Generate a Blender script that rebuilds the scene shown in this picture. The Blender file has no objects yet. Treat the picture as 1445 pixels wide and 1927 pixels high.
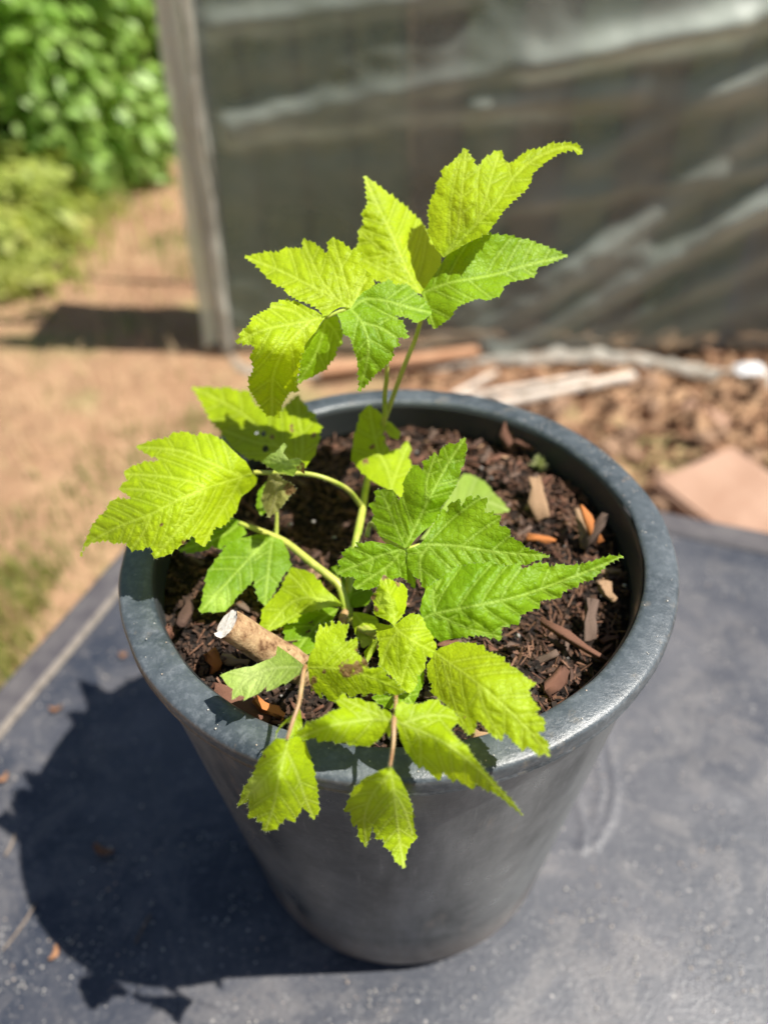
import bpy, bmesh, math, random
import numpy as np
from mathutils import Vector, Matrix, Quaternion, noise
from mathutils.geometry import delaunay_2d_cdt
random.seed(7); rng = np.random.default_rng(7)
S = bpy.context.scene
COL = S.collection

# ------------------------------------------------------------------ camera
CP = (-0.0032236, -0.3074776, 0.6096077, 0.7202833, -0.0328216, -0.0093922, 1418.53)
cpi, spi = math.cos(CP[3]), math.sin(CP[3])
FW = Vector((math.sin(CP[5])*cpi, math.cos(CP[5])*cpi, -spi))
rt0 = Vector((math.cos(CP[5]), -math.sin(CP[5]), 0)); up0 = rt0.cross(FW)
RT = rt0*math.cos(CP[4]) + up0*math.sin(CP[4])
UP = -rt0*math.sin(CP[4]) + up0*math.cos(CP[4])
CAM = Vector(CP[:3]); FPX = CP[6]; PW, PH = 1445, 1927
cd = bpy.data.cameras.new('camera'); cam = bpy.data.objects.new('camera', cd); COL.objects.link(cam)
M = Matrix((RT, UP, -FW)).transposed().to_4x4(); M.translation = CAM
cam.matrix_world = M
cd.sensor_fit = 'VERTICAL'; cd.sensor_height = 36.0; cd.lens = FPX*36.0/PH
cd.clip_start = 0.01; cd.clip_end = 500
cd.dof.use_dof = True; cd.dof.focus_distance = 0.343; cd.dof.aperture_fstop = 3.6
S.camera = cam

# ------------------------------------------------------------------ world, sun, exposure
SUN = Vector((0.533, -0.082, 1.0)).normalized()
w = bpy.data.worlds.new('World'); S.world = w; w.use_nodes = True
nt = w.node_tree; nt.nodes.clear()
sky = nt.nodes.new('ShaderNodeTexSky'); sky.sky_type = 'NISHITA'; sky.sun_disc = False
sky.sun_elevation = math.asin(SUN.z); sky.sun_rotation = math.atan2(SUN.x, SUN.y)
bg = nt.nodes.new('ShaderNodeBackground'); bg.inputs[1].default_value = 0.050
wo = nt.nodes.new('ShaderNodeOutputWorld')
nt.links.new(sky.outputs[0], bg.inputs[0]); nt.links.new(bg.outputs[0], wo.inputs[0])
sl = bpy.data.lights.new('sun', 'SUN'); sl.energy = 5.0; sl.angle = math.radians(0.5); sl.color = (1.0, 0.955, 0.88)
so = bpy.data.objects.new('sun', sl); COL.objects.link(so)
so.rotation_euler = SUN.to_track_quat('Z', 'Y').to_euler(); so.location = SUN*5
S.view_settings.view_transform = 'Standard'; S.view_settings.look = 'None'
S.view_settings.gamma = 1; S.view_settings.use_curve_mapping = False
S.view_settings.exposure = 0.95
S.render.engine = 'CYCLES'

# ------------------------------------------------------------------ helpers
def ray(px, py):
    return FW + RT*((px-PW/2)/FPX) - UP*((py-PH/2)/FPX)
def atz(px, py, z):
    d = ray(px, py); return CAM + d*((z-CAM.z)/d.z)
def aty(px, py, Y):
    d = ray(px, py); return CAM + d*((Y-CAM.y)/d.y)
def depth_of(P): return (P-CAM).dot(FW)

def mat(name, base=(.5,.5,.5), rough=.6, spec=.5):
    m = bpy.data.materials.new(name); m.use_nodes = True
    b = m.node_tree.nodes['Principled BSDF']
    b.inputs['Base Color'].default_value = (*base, 1); b.inputs['Roughness'].default_value = rough
    b.inputs['Specular IOR Level'].default_value = spec
    return m, m.node_tree, b
def N(t, typ, **kw):
    n = t.nodes.new(typ)
    for k, v in kw.items(): setattr(n, k, v)
    return n
def noise_n(t, scale, detail=4, rough=.55, vec=None, dist=0):
    n = N(t, 'ShaderNodeTexNoise'); n.inputs['Scale'].default_value = scale
    n.inputs['Detail'].default_value = detail; n.inputs['Roughness'].default_value = rough
    n.inputs['Distortion'].default_value = dist
    if vec is not None: t.links.new(vec, n.inputs['Vector'])
    return n.outputs['Fac']
def ramp(t, fac, stops, interp='LINEAR'):
    r = N(t, 'ShaderNodeValToRGB'); r.color_ramp.interpolation = interp
    e = r.color_ramp.elements
    while len(e) > len(stops): e.remove(e[-1])
    while len(e) < len(stops): e.new(0.5)
    for i, (p, c) in enumerate(stops):
        e[i].position = p; e[i].color = (*c, 1) if len(c) == 3 else c
    t.links.new(fac, r.inputs[0]); return r.outputs[0]
def fl(v): return (v, v, v)
def mix(t, fac, a, b, blend='MIX'):
    m = N(t, 'ShaderNodeMix', data_type='RGBA', blend_type=blend)
    for s, v in ((0, fac), (6, a), (7, b)):
        if hasattr(v, 'is_output') or isinstance(v, bpy.types.NodeSocket): t.links.new(v, m.inputs[s])
        else: m.inputs[s].default_value = v if s == 0 else (*v, 1)
    return m.outputs[2]
def math_n(t, op, a, b=0.0):
    m = N(t, 'ShaderNodeMath', operation=op)
    for i, v in enumerate((a, b)):
        if isinstance(v, bpy.types.NodeSocket): t.links.new(v, m.inputs[i])
        else: m.inputs[i].default_value = v
    return m.outputs[0]
def bump(t, h, strength, dist, b, prev=None):
    n = N(t, 'ShaderNodeBump'); n.inputs['Strength'].default_value = strength
    n.inputs['Distance'].default_value = dist; t.links.new(h, n.inputs['Height'])
    if prev is not None: t.links.new(prev, n.inputs['Normal'])
    if b is not None: t.links.new(n.outputs[0], b.inputs['Normal'])
    return n.outputs[0]
def objco(t): return N(t, 'ShaderNodeTexCoord').outputs['Object']

def mesh_obj(name, verts, faces, m=None, parent=None, origin=None, smooth=True, floats=None):
    me = bpy.data.meshes.new(name)
    v = np.asarray(verts, dtype=float).reshape(-1, 3)
    if origin is not None: v = v - np.array(origin)
    me.from_pydata(v.tolist(), [], [list(map(int, f)) for f in faces] if not isinstance(faces, list) else faces)
    if smooth: me.polygons.foreach_set('use_smooth', [True]*len(me.polygons))
    if floats:
        for k, a in floats.items():
            at = me.attributes.new(k, 'FLOAT', 'POINT'); at.data.foreach_set('value', np.asarray(a, dtype=np.float32))
    if m: me.materials.append(m)
    me.update()
    o = bpy.data.objects.new(name, me); COL.objects.link(o)
    wl = Vector(origin) if origin is not None else Vector((0, 0, 0))
    if parent is not None:
        o.parent = parent; o.location = wl - worldloc(parent)
    else: o.location = wl
    return o
def worldloc(o):
    l = Vector((0, 0, 0))
    while o is not None: l += o.location; o = o.parent
    return l
def empty(name, loc, label, cat, group=None):
    o = bpy.data.objects.new(name, None); COL.objects.link(o); o.location = loc
    o.empty_display_size = .05
    return tag(o, label, cat, group)
def tag(o, label=None, cat=None, group=None, kind=None):
    if label: o['label'] = label
    if cat: o['category'] = cat
    if group: o['group'] = group
    if kind: o['kind'] = kind
    return o
def grid_faces(nu, nv):
    a = np.arange((nu-1)*(nv-1)); i, j = a // (nv-1), a % (nv-1)
    p = i*nv + j
    return np.stack([p, p+nv, p+nv+1, p+1], 1).tolist()
def lathe(prof, n=160, jitter=None):
    V = []; F = []
    for k, (r, z) in enumerate(prof):
        for i in range(n):
            a = 2*math.pi*i/n
            dr = jitter(k, a) if jitter else (0, 0)
            V.append(((r+dr[0])*math.cos(a), (r+dr[0])*math.sin(a), z+dr[1]))
    for k in range(len(prof)-1):
        for i in range(n):
            j = (i+1) % n
            F.append([k*n+i, k*n+j, (k+1)*n+j, (k+1)*n+i])
    return V, F
def smooth_path(pts, rad, sub=6):
    P = [Vector(p) for p in pts]; out = []; R = []
    n = len(P)
    for i in range(n-1):
        p0 = P[max(i-1, 0)]; p1 = P[i]; p2 = P[i+1]; p3 = P[min(i+2, n-1)]
        for s in range(sub):
            t = s/sub
            out.append(0.5*((2*p1)+(p2-p0)*t+(2*p0-5*p1+4*p2-p3)*t*t+(3*p1-p0-3*p2+p3)*t**3))
            R.append(rad[i]*(1-t)+rad[i+1]*t)
    out.append(P[-1]); R.append(rad[-1])
    return out, R
def tube_data(pts, rad, seg=10, sub=6, cap=True, wob=0):
    P, R = smooth_path(pts, rad, sub)
    V = []; F = []; ref = Vector((0.13, 0.37, 0.92)).normalized()
    for i, p in enumerate(P):
        t = (P[min(i+1, len(P)-1)] - P[max(i-1, 0)]).normalized()
        a = t.cross(ref)
        if a.length < 1e-3: a = t.cross(Vector((1, 0, 0)))
        a.normalize(); b = t.cross(a); ref = -a.cross(t) if False else ref
        for k in range(seg):
            an = 2*math.pi*k/seg
            r = R[i]*(1 + (wob*noise.noise(Vector((p.x*120+k, p.y*120, p.z*120))) if wob else 0))
            V.append(p + (a*math.cos(an) + b*math.sin(an))*r)
    L = len(P)
    for i in range(L-1):
        for k in range(seg):
            k2 = (k+1) % seg
            F.append([i*seg+k, i*seg+k2, (i+1)*seg+k2, (i+1)*seg+k])
    if cap:
        F.append(list(range(seg))[::-1]); F.append([(L-1)*seg+k for k in range(seg)])
    return V, F

# ------------------------------------------------------------------ materials
def leaf_mat(name, dark, light, trans, veincol, vstr=.6, puck=1.0):
    m, t, b = mat(name, light, .5, .28)
    co = objco(t)
    n1 = noise_n(t, 60, 4, .6, co); n2 = noise_n(t, 900, 2, .5, co)
    at = N(t, 'ShaderNodeAttribute', attribute_name='vein').outputs['Fac']
    cre = N(t, 'ShaderNodeAttribute', attribute_name='crease').outputs['Fac']
    dr = N(t, 'ShaderNodeAttribute', attribute_name='dry').outputs['Fac']
    yl = N(t, 'ShaderNodeAttribute', attribute_name='tone').outputs['Fac']
    base = mix(t, ramp(t, n1, [(.3, fl(0)), (.7, fl(1))]), dark, light)
    base = mix(t, math_n(t, 'MULTIPLY', ramp(t, n2, [(.55, fl(0)), (.75, fl(1))]), .18), base, veincol)
    base = mix(t, yl, base, tuple(min(1, c*1.25) for c in veincol))
    base = mix(t, math_n(t, 'MULTIPLY', cre, .34), base, tuple(c*.5 for c in dark))  # shade of the vein creases painted into the leaf colour
    base = mix(t, math_n(t, 'MULTIPLY', at, vstr), base, veincol)
    drc = mix(t, ramp(t, noise_n(t, 400, 5, .6, co), [(.35, fl(0)), (.65, fl(1))]), (.13, .06, .022), (.42, .27, .12))
    base = mix(t, dr, base, drc)
    t.links.new(base, b.inputs['Base Color'])
    vo = N(t, 'ShaderNodeTexVoronoi', feature='SMOOTH_F1'); vo.inputs['Scale'].default_value = 330*puck
    vo.inputs['Smoothness'].default_value = .5
    wv = N(t, 'ShaderNodeVectorMath', operation='ADD'); nv = N(t, 'ShaderNodeTexNoise'); nv.inputs['Scale'].default_value = 200
    sc = N(t, 'ShaderNodeVectorMath', operation='SCALE'); sc.inputs['Scale'].default_value = .0035
    t.links.new(co, nv.inputs['Vector']); t.links.new(nv.outputs['Color'], sc.inputs[0])
    t.links.new(co, wv.inputs[0]); t.links.new(sc.outputs[0], wv.inputs[1]); t.links.new(wv.outputs[0], vo.inputs['Vector'])
    ve = N(t, 'ShaderNodeTexVoronoi', feature='DISTANCE_TO_EDGE'); ve.inputs['Scale'].default_value = 420; t.links.new(wv.outputs[0], ve.inputs['Vector'])
    edge = ramp(t, ve.outputs['Distance'], [(.0, fl(0)), (.16, fl(1))])
    h = math_n(t, 'ADD', math_n(t, 'MULTIPLY', edge, .6), math_n(t, 'MULTIPLY', math_n(t, 'SUBTRACT', 1.0, vo.outputs['Distance']), .8))
    p1 = bump(t, h, .34, .0007, None)
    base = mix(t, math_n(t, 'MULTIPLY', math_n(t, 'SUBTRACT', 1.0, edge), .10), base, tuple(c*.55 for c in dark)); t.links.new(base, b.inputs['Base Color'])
    p2 = bump(t, n2, .2, .0003, None, p1)
    p3 = bump(t, math_n(t, 'MULTIPLY', at, -1.0), .5, .0004, b, p2)
    tr = N(t, 'ShaderNodeBsdfTranslucent')
    tc = mix(t, math_n(t, 'MULTIPLY', at, .5), trans, tuple(min(1,c*1.05)+.015 for c in trans))
    tc = mix(t, ramp(t, n1, [(.35, fl(0)), (.7, fl(.35))]), tc, tuple(c*.72 for c in trans))
    tc = mix(t, math_n(t, 'MULTIPLY', cre, .3), tc, tuple(c*.45 for c in trans))  # same painted crease shade in the transmitted colour
    tc = mix(t, math_n(t, 'MULTIPLY', math_n(t, 'SUBTRACT', 1.0, edge), .14), tc, tuple(c*.5 for c in trans))
    tc = mix(t, dr, tc, (.22, .11, .03))
    t.links.new(tc, tr.inputs[0]); t.links.new(p3, tr.inputs['Normal'])
    ms = N(t, 'ShaderNodeMixShader'); ms.inputs[0].default_value = .5
    out = t.nodes['Material Output']
    t.links.new(b.outputs[0], ms.inputs[1]); t.links.new(tr.outputs[0], ms.inputs[2]); t.links.new(ms.outputs[0], out.inputs[0])
    return m
LM = {
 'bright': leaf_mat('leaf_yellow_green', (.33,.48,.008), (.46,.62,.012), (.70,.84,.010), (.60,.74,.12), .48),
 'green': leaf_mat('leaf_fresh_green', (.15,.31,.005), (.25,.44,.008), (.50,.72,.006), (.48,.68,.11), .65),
 'pale': leaf_mat('leaf_pale_green', (.30,.46,.06), (.38,.54,.09), (.45,.66,.08), (.55,.68,.22)),
 'droop': leaf_mat('leaf_olive_wilting', (.31,.46,.006), (.45,.61,.010), (.62,.78,.008), (.54,.64,.16), .6),
 'dry': leaf_mat('leaf_dry_tan', (.30,.30,.07), (.46,.44,.16), (.40,.36,.08), (.55,.50,.25)),
}
def stem_mat(name, a, c):
    m, t, b = mat(name, a, .45)
    t.links.new(mix(t, ramp(t, noise_n(t, 90, 3, .6, objco(t)), [(.35, fl(0)), (.65, fl(1))]), a, c), b.inputs['Base Color'])
    b.inputs['Subsurface Weight'].default_value = .25; b.inputs['Subsurface Radius'].default_value = (.002,.002,.0005)
    return m
M_stem = stem_mat('stem_green', (.26,.34,.035), (.42,.42,.09))
M_stemr = stem_mat('stem_reddish_tan', (.26,.13,.055), (.40,.27,.13))

# ------------------------------------------------------------------ crops used while measuring the leaves
CR = dict(A=(440,430,.27682), B=(660,250,.31142), C=(350,710,.30450), D=(150,800,.24221), E=(360,960,.27682),
          F=(620,820,.30450), G=(690,1030,.34602), H=(400,1160,.29066), I=(430,1300,.25606), J=(720,1290,.23529),
          K=(600,1080,.16609), P=(0,0,1.0))
def cv(c, p):
    o = CR[c]; return (o[0]+p[0]*o[2], o[1]+p[1]*o[2])

def tps(ctrl, vals):
    n = len(ctrl); X = np.array(ctrl)/100.0
    if n < 3: raise ValueError
    r = np.linalg.norm(X[:, None]-X[None], axis=2); K = np.where(r > 0, r*r*np.log(r+1e-9), 0) + np.eye(n)*.02
    Pm = np.hstack([np.ones((n, 1)), X])
    A = np.zeros((n+3, n+3)); A[:n, :n] = K; A[:n, n:] = Pm; A[n:, :n] = Pm.T
    sol = np.linalg.lstsq(A, np.concatenate([vals, np.zeros(3)]), rcond=None)[0]
    def f(Q):
        Q = np.asarray(Q)/100.0; r = np.linalg.norm(Q[:, None]-X[None], axis=2)
        return np.where(r > 0, r*r*np.log(r+1e-9), 0) @ sol[:n] + sol[n] + Q @ sol[n+1:]
    return f
def inside(poly, Q):
    x, y = Q[:, 0], Q[:, 1]; c = np.zeros(len(Q), bool)
    for (x0, y0), (x1, y1) in zip(poly, np.roll(poly, -1, 0)):
        k = ((y0 > y) != (y1 > y)) & (x < (x1-x0)*(y-y0)/((y1-y0) if y1 != y0 else 1e-9)+x0); c ^= k
    return c
def segdist(Q, segs):
    d = np.full(len(Q), 1e9)
    for (a, b) in segs:
        a = np.array(a); ab = np.array(b)-a
        u = np.clip(((Q-a)@ab)/(ab@ab+1e-9), 0, 1)
        d = np.minimum(d, np.hypot(*(Q-(a+u[:, None]*ab)).T))
    return d
def resample(pl, st):
    out = [np.array(pl[0], float)]
    for a, b in zip(pl[:-1], pl[1:]):
        a = np.array(a, float); b = np.array(b, float); L = np.hypot(*(b-a)); k = max(1, int(L/st))
        for i in range(1, k+1): out.append(a+(b-a)*i/k)
    return np.array(out)
def polysmooth(pl, sub=5):
    v, _ = smooth_path([(p[0], p[1], 0) for p in pl], [0]*len(pl), sub); return [(q.x, q.y) for q in v]

ALL_LEAVES = []
def leaflet(crop, outline, tip, veins, ctrl, m, parent, fold=0.0, relief=1.0, tooth=(13, 4.5), smooth_base=.12,
            dry=(), tone=(), label=None, name='leaflet', lat=26, curl=0.0, holes=()):
    """outline in crop pixels starting at the leaf base; tip = index of main tip; ctrl = (x,y,'z'|'Y',value)"""
    O = np.array([cv(crop, p) for p in outline]); V = [polysmooth([cv(crop, p) for p in v]) for v in veins]
    C_ = []; D_ = []
    for (x, y, k, val) in ctrl:
        q = cv(crop, (x, y)); P = atz(*q, val) if k == 'z' else aty(*q, val)
        C_.append(q); D_.append(depth_of(P))
    f = tps(C_, np.array(D_))
    area = .5*np.sum(O[:, 0]*np.roll(O[:, 1], -1)-np.roll(O[:, 0], -1)*O[:, 1]); sgn = 1 if area > 0 else -1
    # --- serrated outline
    pts = []; n = len(O); per = np.cumsum([0]+[np.hypot(*(O[(i+1) % n]-O[i])) for i in range(n)]); tot = per[-1]; ptip = per[tip]
    ts, ta = tooth
    ta = ta*.85
    for i in range(n):
        a, b = O[i], O[(i+1) % n]; L = np.hypot(*(b-a)); d = (b-a)/max(L, 1e-6); nr = np.array([d[1], -d[0]])*sgn
        k = max(1, int(round(L/(ts*random.uniform(.75, 1.45))))); fwd = per[i] < ptip
        rb = min(per[i], tot-per[i+1]+1)
        for j in range(k):
            p = a+(b-a)*j/k; s = L/k
            pts.append(p + (nr*(-ta*.25) if j else 0))
            if rb > smooth_base*tot*.5 and s > 5:
                am = ta*random.uniform(.35, 1.35)*min(1, s/ts)
                u = .78 if fwd else .22
                pts.append(p+d*s*(u-.18 if fwd else u+.0)+nr*am*(.55 if fwd else 1))
                pts.append(p+d*s*(u if fwd else u+.18)+nr*am*(1 if fwd else .55))
    B = [pts[0]]
    for p in pts[1:]:
        if np.hypot(*(p-B[-1])) > .8: B.append(p)
    B = np.array(B); nb = len(B)
    # --- lateral veins
    mains = [(a, b) for v in V for a, b in zip(v[:-1], v[1:])]
    lats = []; Of = O; LP = [np.array([1e6, 1e6])]
    for v in V:
        R = resample(v, 4); L = len(R)*4; lat_ = lat*1.15; s = lat_*.6; side = 1
        while s < L-lat_*.5:
            i = min(int(s/4), len(R)-2); d = R[min(i+2, len(R)-1)]-R[max(i-1, 0)]; d = d/(np.hypot(*d)+1e-9)
            for sd in (side, -side) if random.random() < .6 else (side,):
                an = math.radians(52)*sd; p = R[i].copy(); pl = [tuple(p)]
                for q in range(60):
                    dd = np.array([d[0]*math.cos(an)-d[1]*math.sin(an), d[0]*math.sin(an)+d[1]*math.cos(an)])
                    p = p+dd*4; an *= .985
                    if not inside(Of, p[None])[0]: break
                    if q > 3 and np.min(np.hypot(*(np.array(LP)-p).T)) < 7: break
                    if q > 3 and len(mains) and min(segdist(p[None], [z for vv in V if vv is not v for z in zip(vv[:-1], vv[1:])])if len(V) > 1 else [99]) < 6: break
                    pl.append(tuple(p))
                LP += [np.array(z_) for z_ in pl[2:]]
                if len(pl) > 3: lats += list(zip(pl[:-1:2], pl[1::2])) + list(zip(pl[1:-1:2], pl[2::2]))
            s += lat_*random.uniform(.8, 1.2); side *= -1
    # --- interior points
    st = 2.35; mn = B.min(0); mx = B.max(0); G = []
    for jy, y in enumerate(np.arange(mn[1], mx[1], st*.866)):
        xs = np.arange(mn[0]+(st/2 if jy % 2 else 0), mx[0], st)
        G.append(np.stack([xs, np.full(len(xs), y)], 1))
    G = np.vstack(G); G += rng.uniform(-.4, .4, G.shape)
    G = G[inside(B, G)]
    bs = [(B[i], B[(i+1) % nb]) for i in range(nb)]
    G = G[segdist(G, bs) > 1.2]
    for (hx, hy, hr) in holes:
        q = np.array(cv(crop, (hx, hy))); G = G[np.hypot(*(G-q).T) > hr*.6]
    Q = np.vstack([B, G])
    vv, ee, ff, *_ = delaunay_2d_cdt([Vector(p) for p in Q], [(i, (i+1) % nb) for i in range(nb)], [], 1, 1e-4)
    Q = np.array([(p.x, p.y) for p in vv])
    for (hx, hy, hr) in holes:
        q = np.array(cv(crop, (hx, hy)))
        ff = [t for t in ff if np.hypot(*(Q[list(t)].mean(0)-q)) > hr*(1+.35*noise.noise(Vector((Q[t[0]][0]*.2, Q[t[0]][1]*.2, 0))))]
    dm = segdist(Q, mains); dl = segdist(Q, lats) if lats else np.full(len(Q), 99.)
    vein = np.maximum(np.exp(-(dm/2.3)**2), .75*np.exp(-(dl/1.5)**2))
    crease = np.clip(np.maximum(.8*np.exp(-((dm-5)/3.)**2), np.exp(-((dl-3.2)/2.2)**2)), 0, 1)*(1-vein)  # mask for the painted shade beside the veins
    puck = np.array([noise.voronoi(Vector((q[0]/11., q[1]/11., len(ALL_LEAVES)*3.)))[0][0] for q in Q])
    dv = np.minimum(dm, dl)
    dep = f(Q)
    scale = dep.mean()/FPX
    # smoothed tent fold about the midrib
    md = segdist(Q, list(zip(V[0][:-1], V[0][1:])))
    dep = dep + fold*scale*np.sqrt(md**2+9)
    edge = segdist(Q, bs)
    dep = dep + curl*scale*12*np.exp(-edge/9.)
    nz = np.array([noise.noise(Vector((q[0]*.028, q[1]*.028, i_)))*1.0+.5*noise.noise(Vector((q[0]*.07, q[1]*.07, i_))) for q in Q for i_ in (len(ALL_LEAVES)*1.7,)])
    dep = dep - scale*(relief*3.6*(1-np.exp(-(dv/8.0)**2)) + nz*3.0*(.4+.6*relief) + relief*1.9*(.9-puck))
    W3 = [tuple(CAM + ray(*q)*d) for q, d in zip(Q, dep)]
    dr = np.zeros(len(Q))
    for (x, y, r) in dry:
        q = np.array(cv(crop, (x, y))); dd = np.hypot(*(Q-q).T)
        jit = np.array([noise.noise(Vector((p[0]*.16, p[1]*.16, 3.)))*.8 for p in Q])
        dr = np.maximum(dr, np.clip(2.2*(1.15-dd/r+jit), 0, 1))
    tn = np.zeros(len(Q))
    for (x, y, r) in tone:
        q = np.array(cv(crop, (x, y))); tn = np.maximum(tn, .8*np.exp(-(np.hypot(*(Q-q).T)/r)**2))
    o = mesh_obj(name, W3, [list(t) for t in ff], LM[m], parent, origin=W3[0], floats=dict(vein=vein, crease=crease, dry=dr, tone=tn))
    if label: o['label'] = label
    ALL_LEAVES.append(o)
    return o

exec_parts = []
# ================================================================== STRUCTURE
# ---- ground
GZ = -0.40
def gnd_h(x, y):
    h = .018*noise.noise(Vector((x*2.2, y*2.2, 0))) + .007*noise.noise(Vector((x*9, y*9, 2)))
    rough = max(0, min(1, (x-.1)/.25))*max(0, min(1, (2.0-y)/.4))
    h += (.012+.02*rough)*noise.fractal(Vector((x*14, y*14, 5)), 1.0, 2.0, 3)*(.35+rough)
    return h
def warp(a, lo, hi, far_lo, far_hi, st):
    c = np.arange(lo, hi, st); g = []; p = hi; s = st
    while p < far_hi: g.append(p); s *= 1.25; p += s
    l = []; p = lo-st; s = st
    while p > far_lo: l.append(p); s *= 1.25; p -= s
    return np.array(l[::-1]+list(c)+g)
xs = warp(0, -1.6, 1.6, -150, 150, .016); ys = warp(0, .2, 3.2, -60, 240, .016)
V = [(x, y, GZ + (gnd_h(x, y) if abs(x) < 4 and -1 < y < 7 else 0)) for x in xs for y in ys]
mg, t, b = mat('dry_earth', rough=.95, spec=.15)
co = objco(t)
c1 = mix(t, ramp(t, noise_n(t, 2.2, 5, .6, co), [(.35, fl(0)), (.65, fl(1))]), (.265,.150,.088), (.39,.245,.145))
c1 = mix(t, ramp(t, noise_n(t, 26, 5, .7, co), [(.45, fl(0)), (.75, fl(.6))]), c1, (.46,.31,.18))
c1 = mix(t, ramp(t, noise_n(t, 60, 4, .6, co), [(.55, fl(0)), (.72, fl(.8))]), c1, (.12,.075,.045))
c1 = mix(t, ramp(t, noise_n(t, 2.7, 3, .5, co, .3), [(.56, fl(0)), (.68, fl(.55))]), c1, (.17,.22,.07))
t.links.new(c1, b.inputs['Base Color'])
bump(t, noise_n(t, 70, 6, .7, co), .8, .012, b)
tag(mesh_obj('ground', V, grid_faces(len(xs), len(ys)), mg), kind='structure')

# ---- blades, straw, leaf litter on the ground
def blades(name, n, region, hrange, wd, m, label, cat, lean=.6, zf=None, dens=None, parent=None):
    V = []; F = []; k = 0; tries = 0
    while k < n and tries < n*12:
        tries += 1
        x, y = region()
        if dens and random.random() > dens(x, y): continue
        z = GZ + gnd_h(x, y); h = random.uniform(*hrange); a = random.uniform(0, 6.283); l = random.uniform(.1, lean)*h
        w_ = wd*random.uniform(.6, 1.4); dx, dy = math.cos(a), math.sin(a); px, py = -dy*w_, dx*w_
        zz = math.sqrt(max(h*h-l*l, (h*.1)**2))
        i = len(V)
        V += [(x-px, y-py, z), (x+px, y+py, z), (x+dx*l*.4-px*.8, y+dy*l*.4-py*.8, z+zz*.6), (x+dx*l*.4+px*.8, y+dy*l*.4+py*.8, z+zz*.6), (x+dx*l, y+dy*l, z+zz)]
        F += [[i, i+1, i+3, i+2], [i+2, i+3, i+4]]; k += 1
    o = mesh_obj(name, V, F, m, parent)
    return tag(o, label, cat, kind='stuff')
def simple(name, cols, rough=.7, scale=40, trans=None, spec=.3):
    m, t, b = mat(name, cols[0], rough, spec)
    if len(cols) > 1:
        st = [(.3+.4*i/(len(cols)-1), c) for i, c in enumerate(cols)]
        t.links.new(ramp(t, noise_n(t, scale, 3, .6, objco(t)), st), b.inputs['Base Color'])
    if trans:
        tr = N(t, 'ShaderNodeBsdfTranslucent'); tr.inputs[0].default_value = (*trans, 1)
        ms = N(t, 'ShaderNodeMixShader'); ms.inputs[0].default_value = .5
        t.links.new(b.outputs[0], ms.inputs[1]); t.links.new(tr.outputs[0], ms.inputs[2])
        t.links.new(ms.outputs[0], t.nodes['Material Output'].inputs[0])
    return m
M_grass = simple('grass_green', [(.07,.14,.02), (.13,.21,.04), (.22,.27,.07)], .6, 6, (.16,.28,.03))
M_straw = simple('dry_straw', [(.42,.28,.14), (.52,.38,.22), (.32,.18,.09)], .7, 12)
M_litter = simple('leaf_litter_brown', [(.13,.06,.032), (.29,.16,.09), (.07,.036,.022)], .8, 15)
def reg_path(): return random.uniform(-2.2, -.25), .2+2.8*random.random()**.8
blades('straw_litter', 4500, reg_path, (.02, .09), .0013, M_straw, 'dry straw scattered over the sandy earth path', 'straw', lean=.995)
def patch(x, y):
    v = noise.noise(Vector((x*2.3, y*2.3, 7))); return 1 if v > .22 else .04
blades('grass', 9000, lambda: (random.uniform(-3, -.25), .15+3*random.random()), (.015, .06), .0014, M_grass, 'short sparse grass in patches on the earth path', 'grass', dens=patch)
def leftpatch(x, y):
    return 1 if noise.noise(Vector((x*3, y*3, 3))) > -.15 else .15
blades('yellow_grass', 6000, lambda: (random.uniform(-1.5, -.62), random.uniform(.05, .72)), (.02, .08), .0016, simple('grass_yellowing', [(.24,.27,.06), (.40,.38,.12), (.16,.22,.04)], .6, 8, (.3,.34,.05)),
       'yellowing grass beside the left edge of the black table', 'grass', dens=leftpatch)
blades('tall_weeds', 1500, lambda: (random.gauss(-1.32, .16), random.uniform(1.85, 2.7)), (.05, .20), .0045, simple('weeds_yellow_green', [(.22,.30,.05), (.38,.44,.10), (.50,.46,.16)], .6, 5, (.44,.50,.10)),
       'loose yellowish weeds and long grass at the left below the bushes', 'weeds', lean=.8)
# chips of litter at the foot of the film
V = []; F = []
for k in range(5200):
    x = random.uniform(.0, 1.5); y = random.uniform(.5, 1.5)
    p = Vector((x, y, GZ+gnd_h(x, y)+.004)); q = Quaternion((random.gauss(0, 1), random.gauss(0, 1), random.gauss(0, 1)), random.random()*3)
    s = random.uniform(.004, .016); l = s*random.uniform(1, 3.2); i = len(V)
    for c in ((-l, -s, 0), (l, -s*.7, .0), (l*.8, s, .003), (-l*.7, s*.8, -.002)): V.append(p+q@Vector(c)*.6)
    F.append([i, i+1, i+2, i+3])
tag(mesh_obj('leaf_litter', V, F, M_litter, smooth=False), 'brown leaf and bark litter strewn in front of the plastic film', 'litter', kind='stuff')

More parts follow.
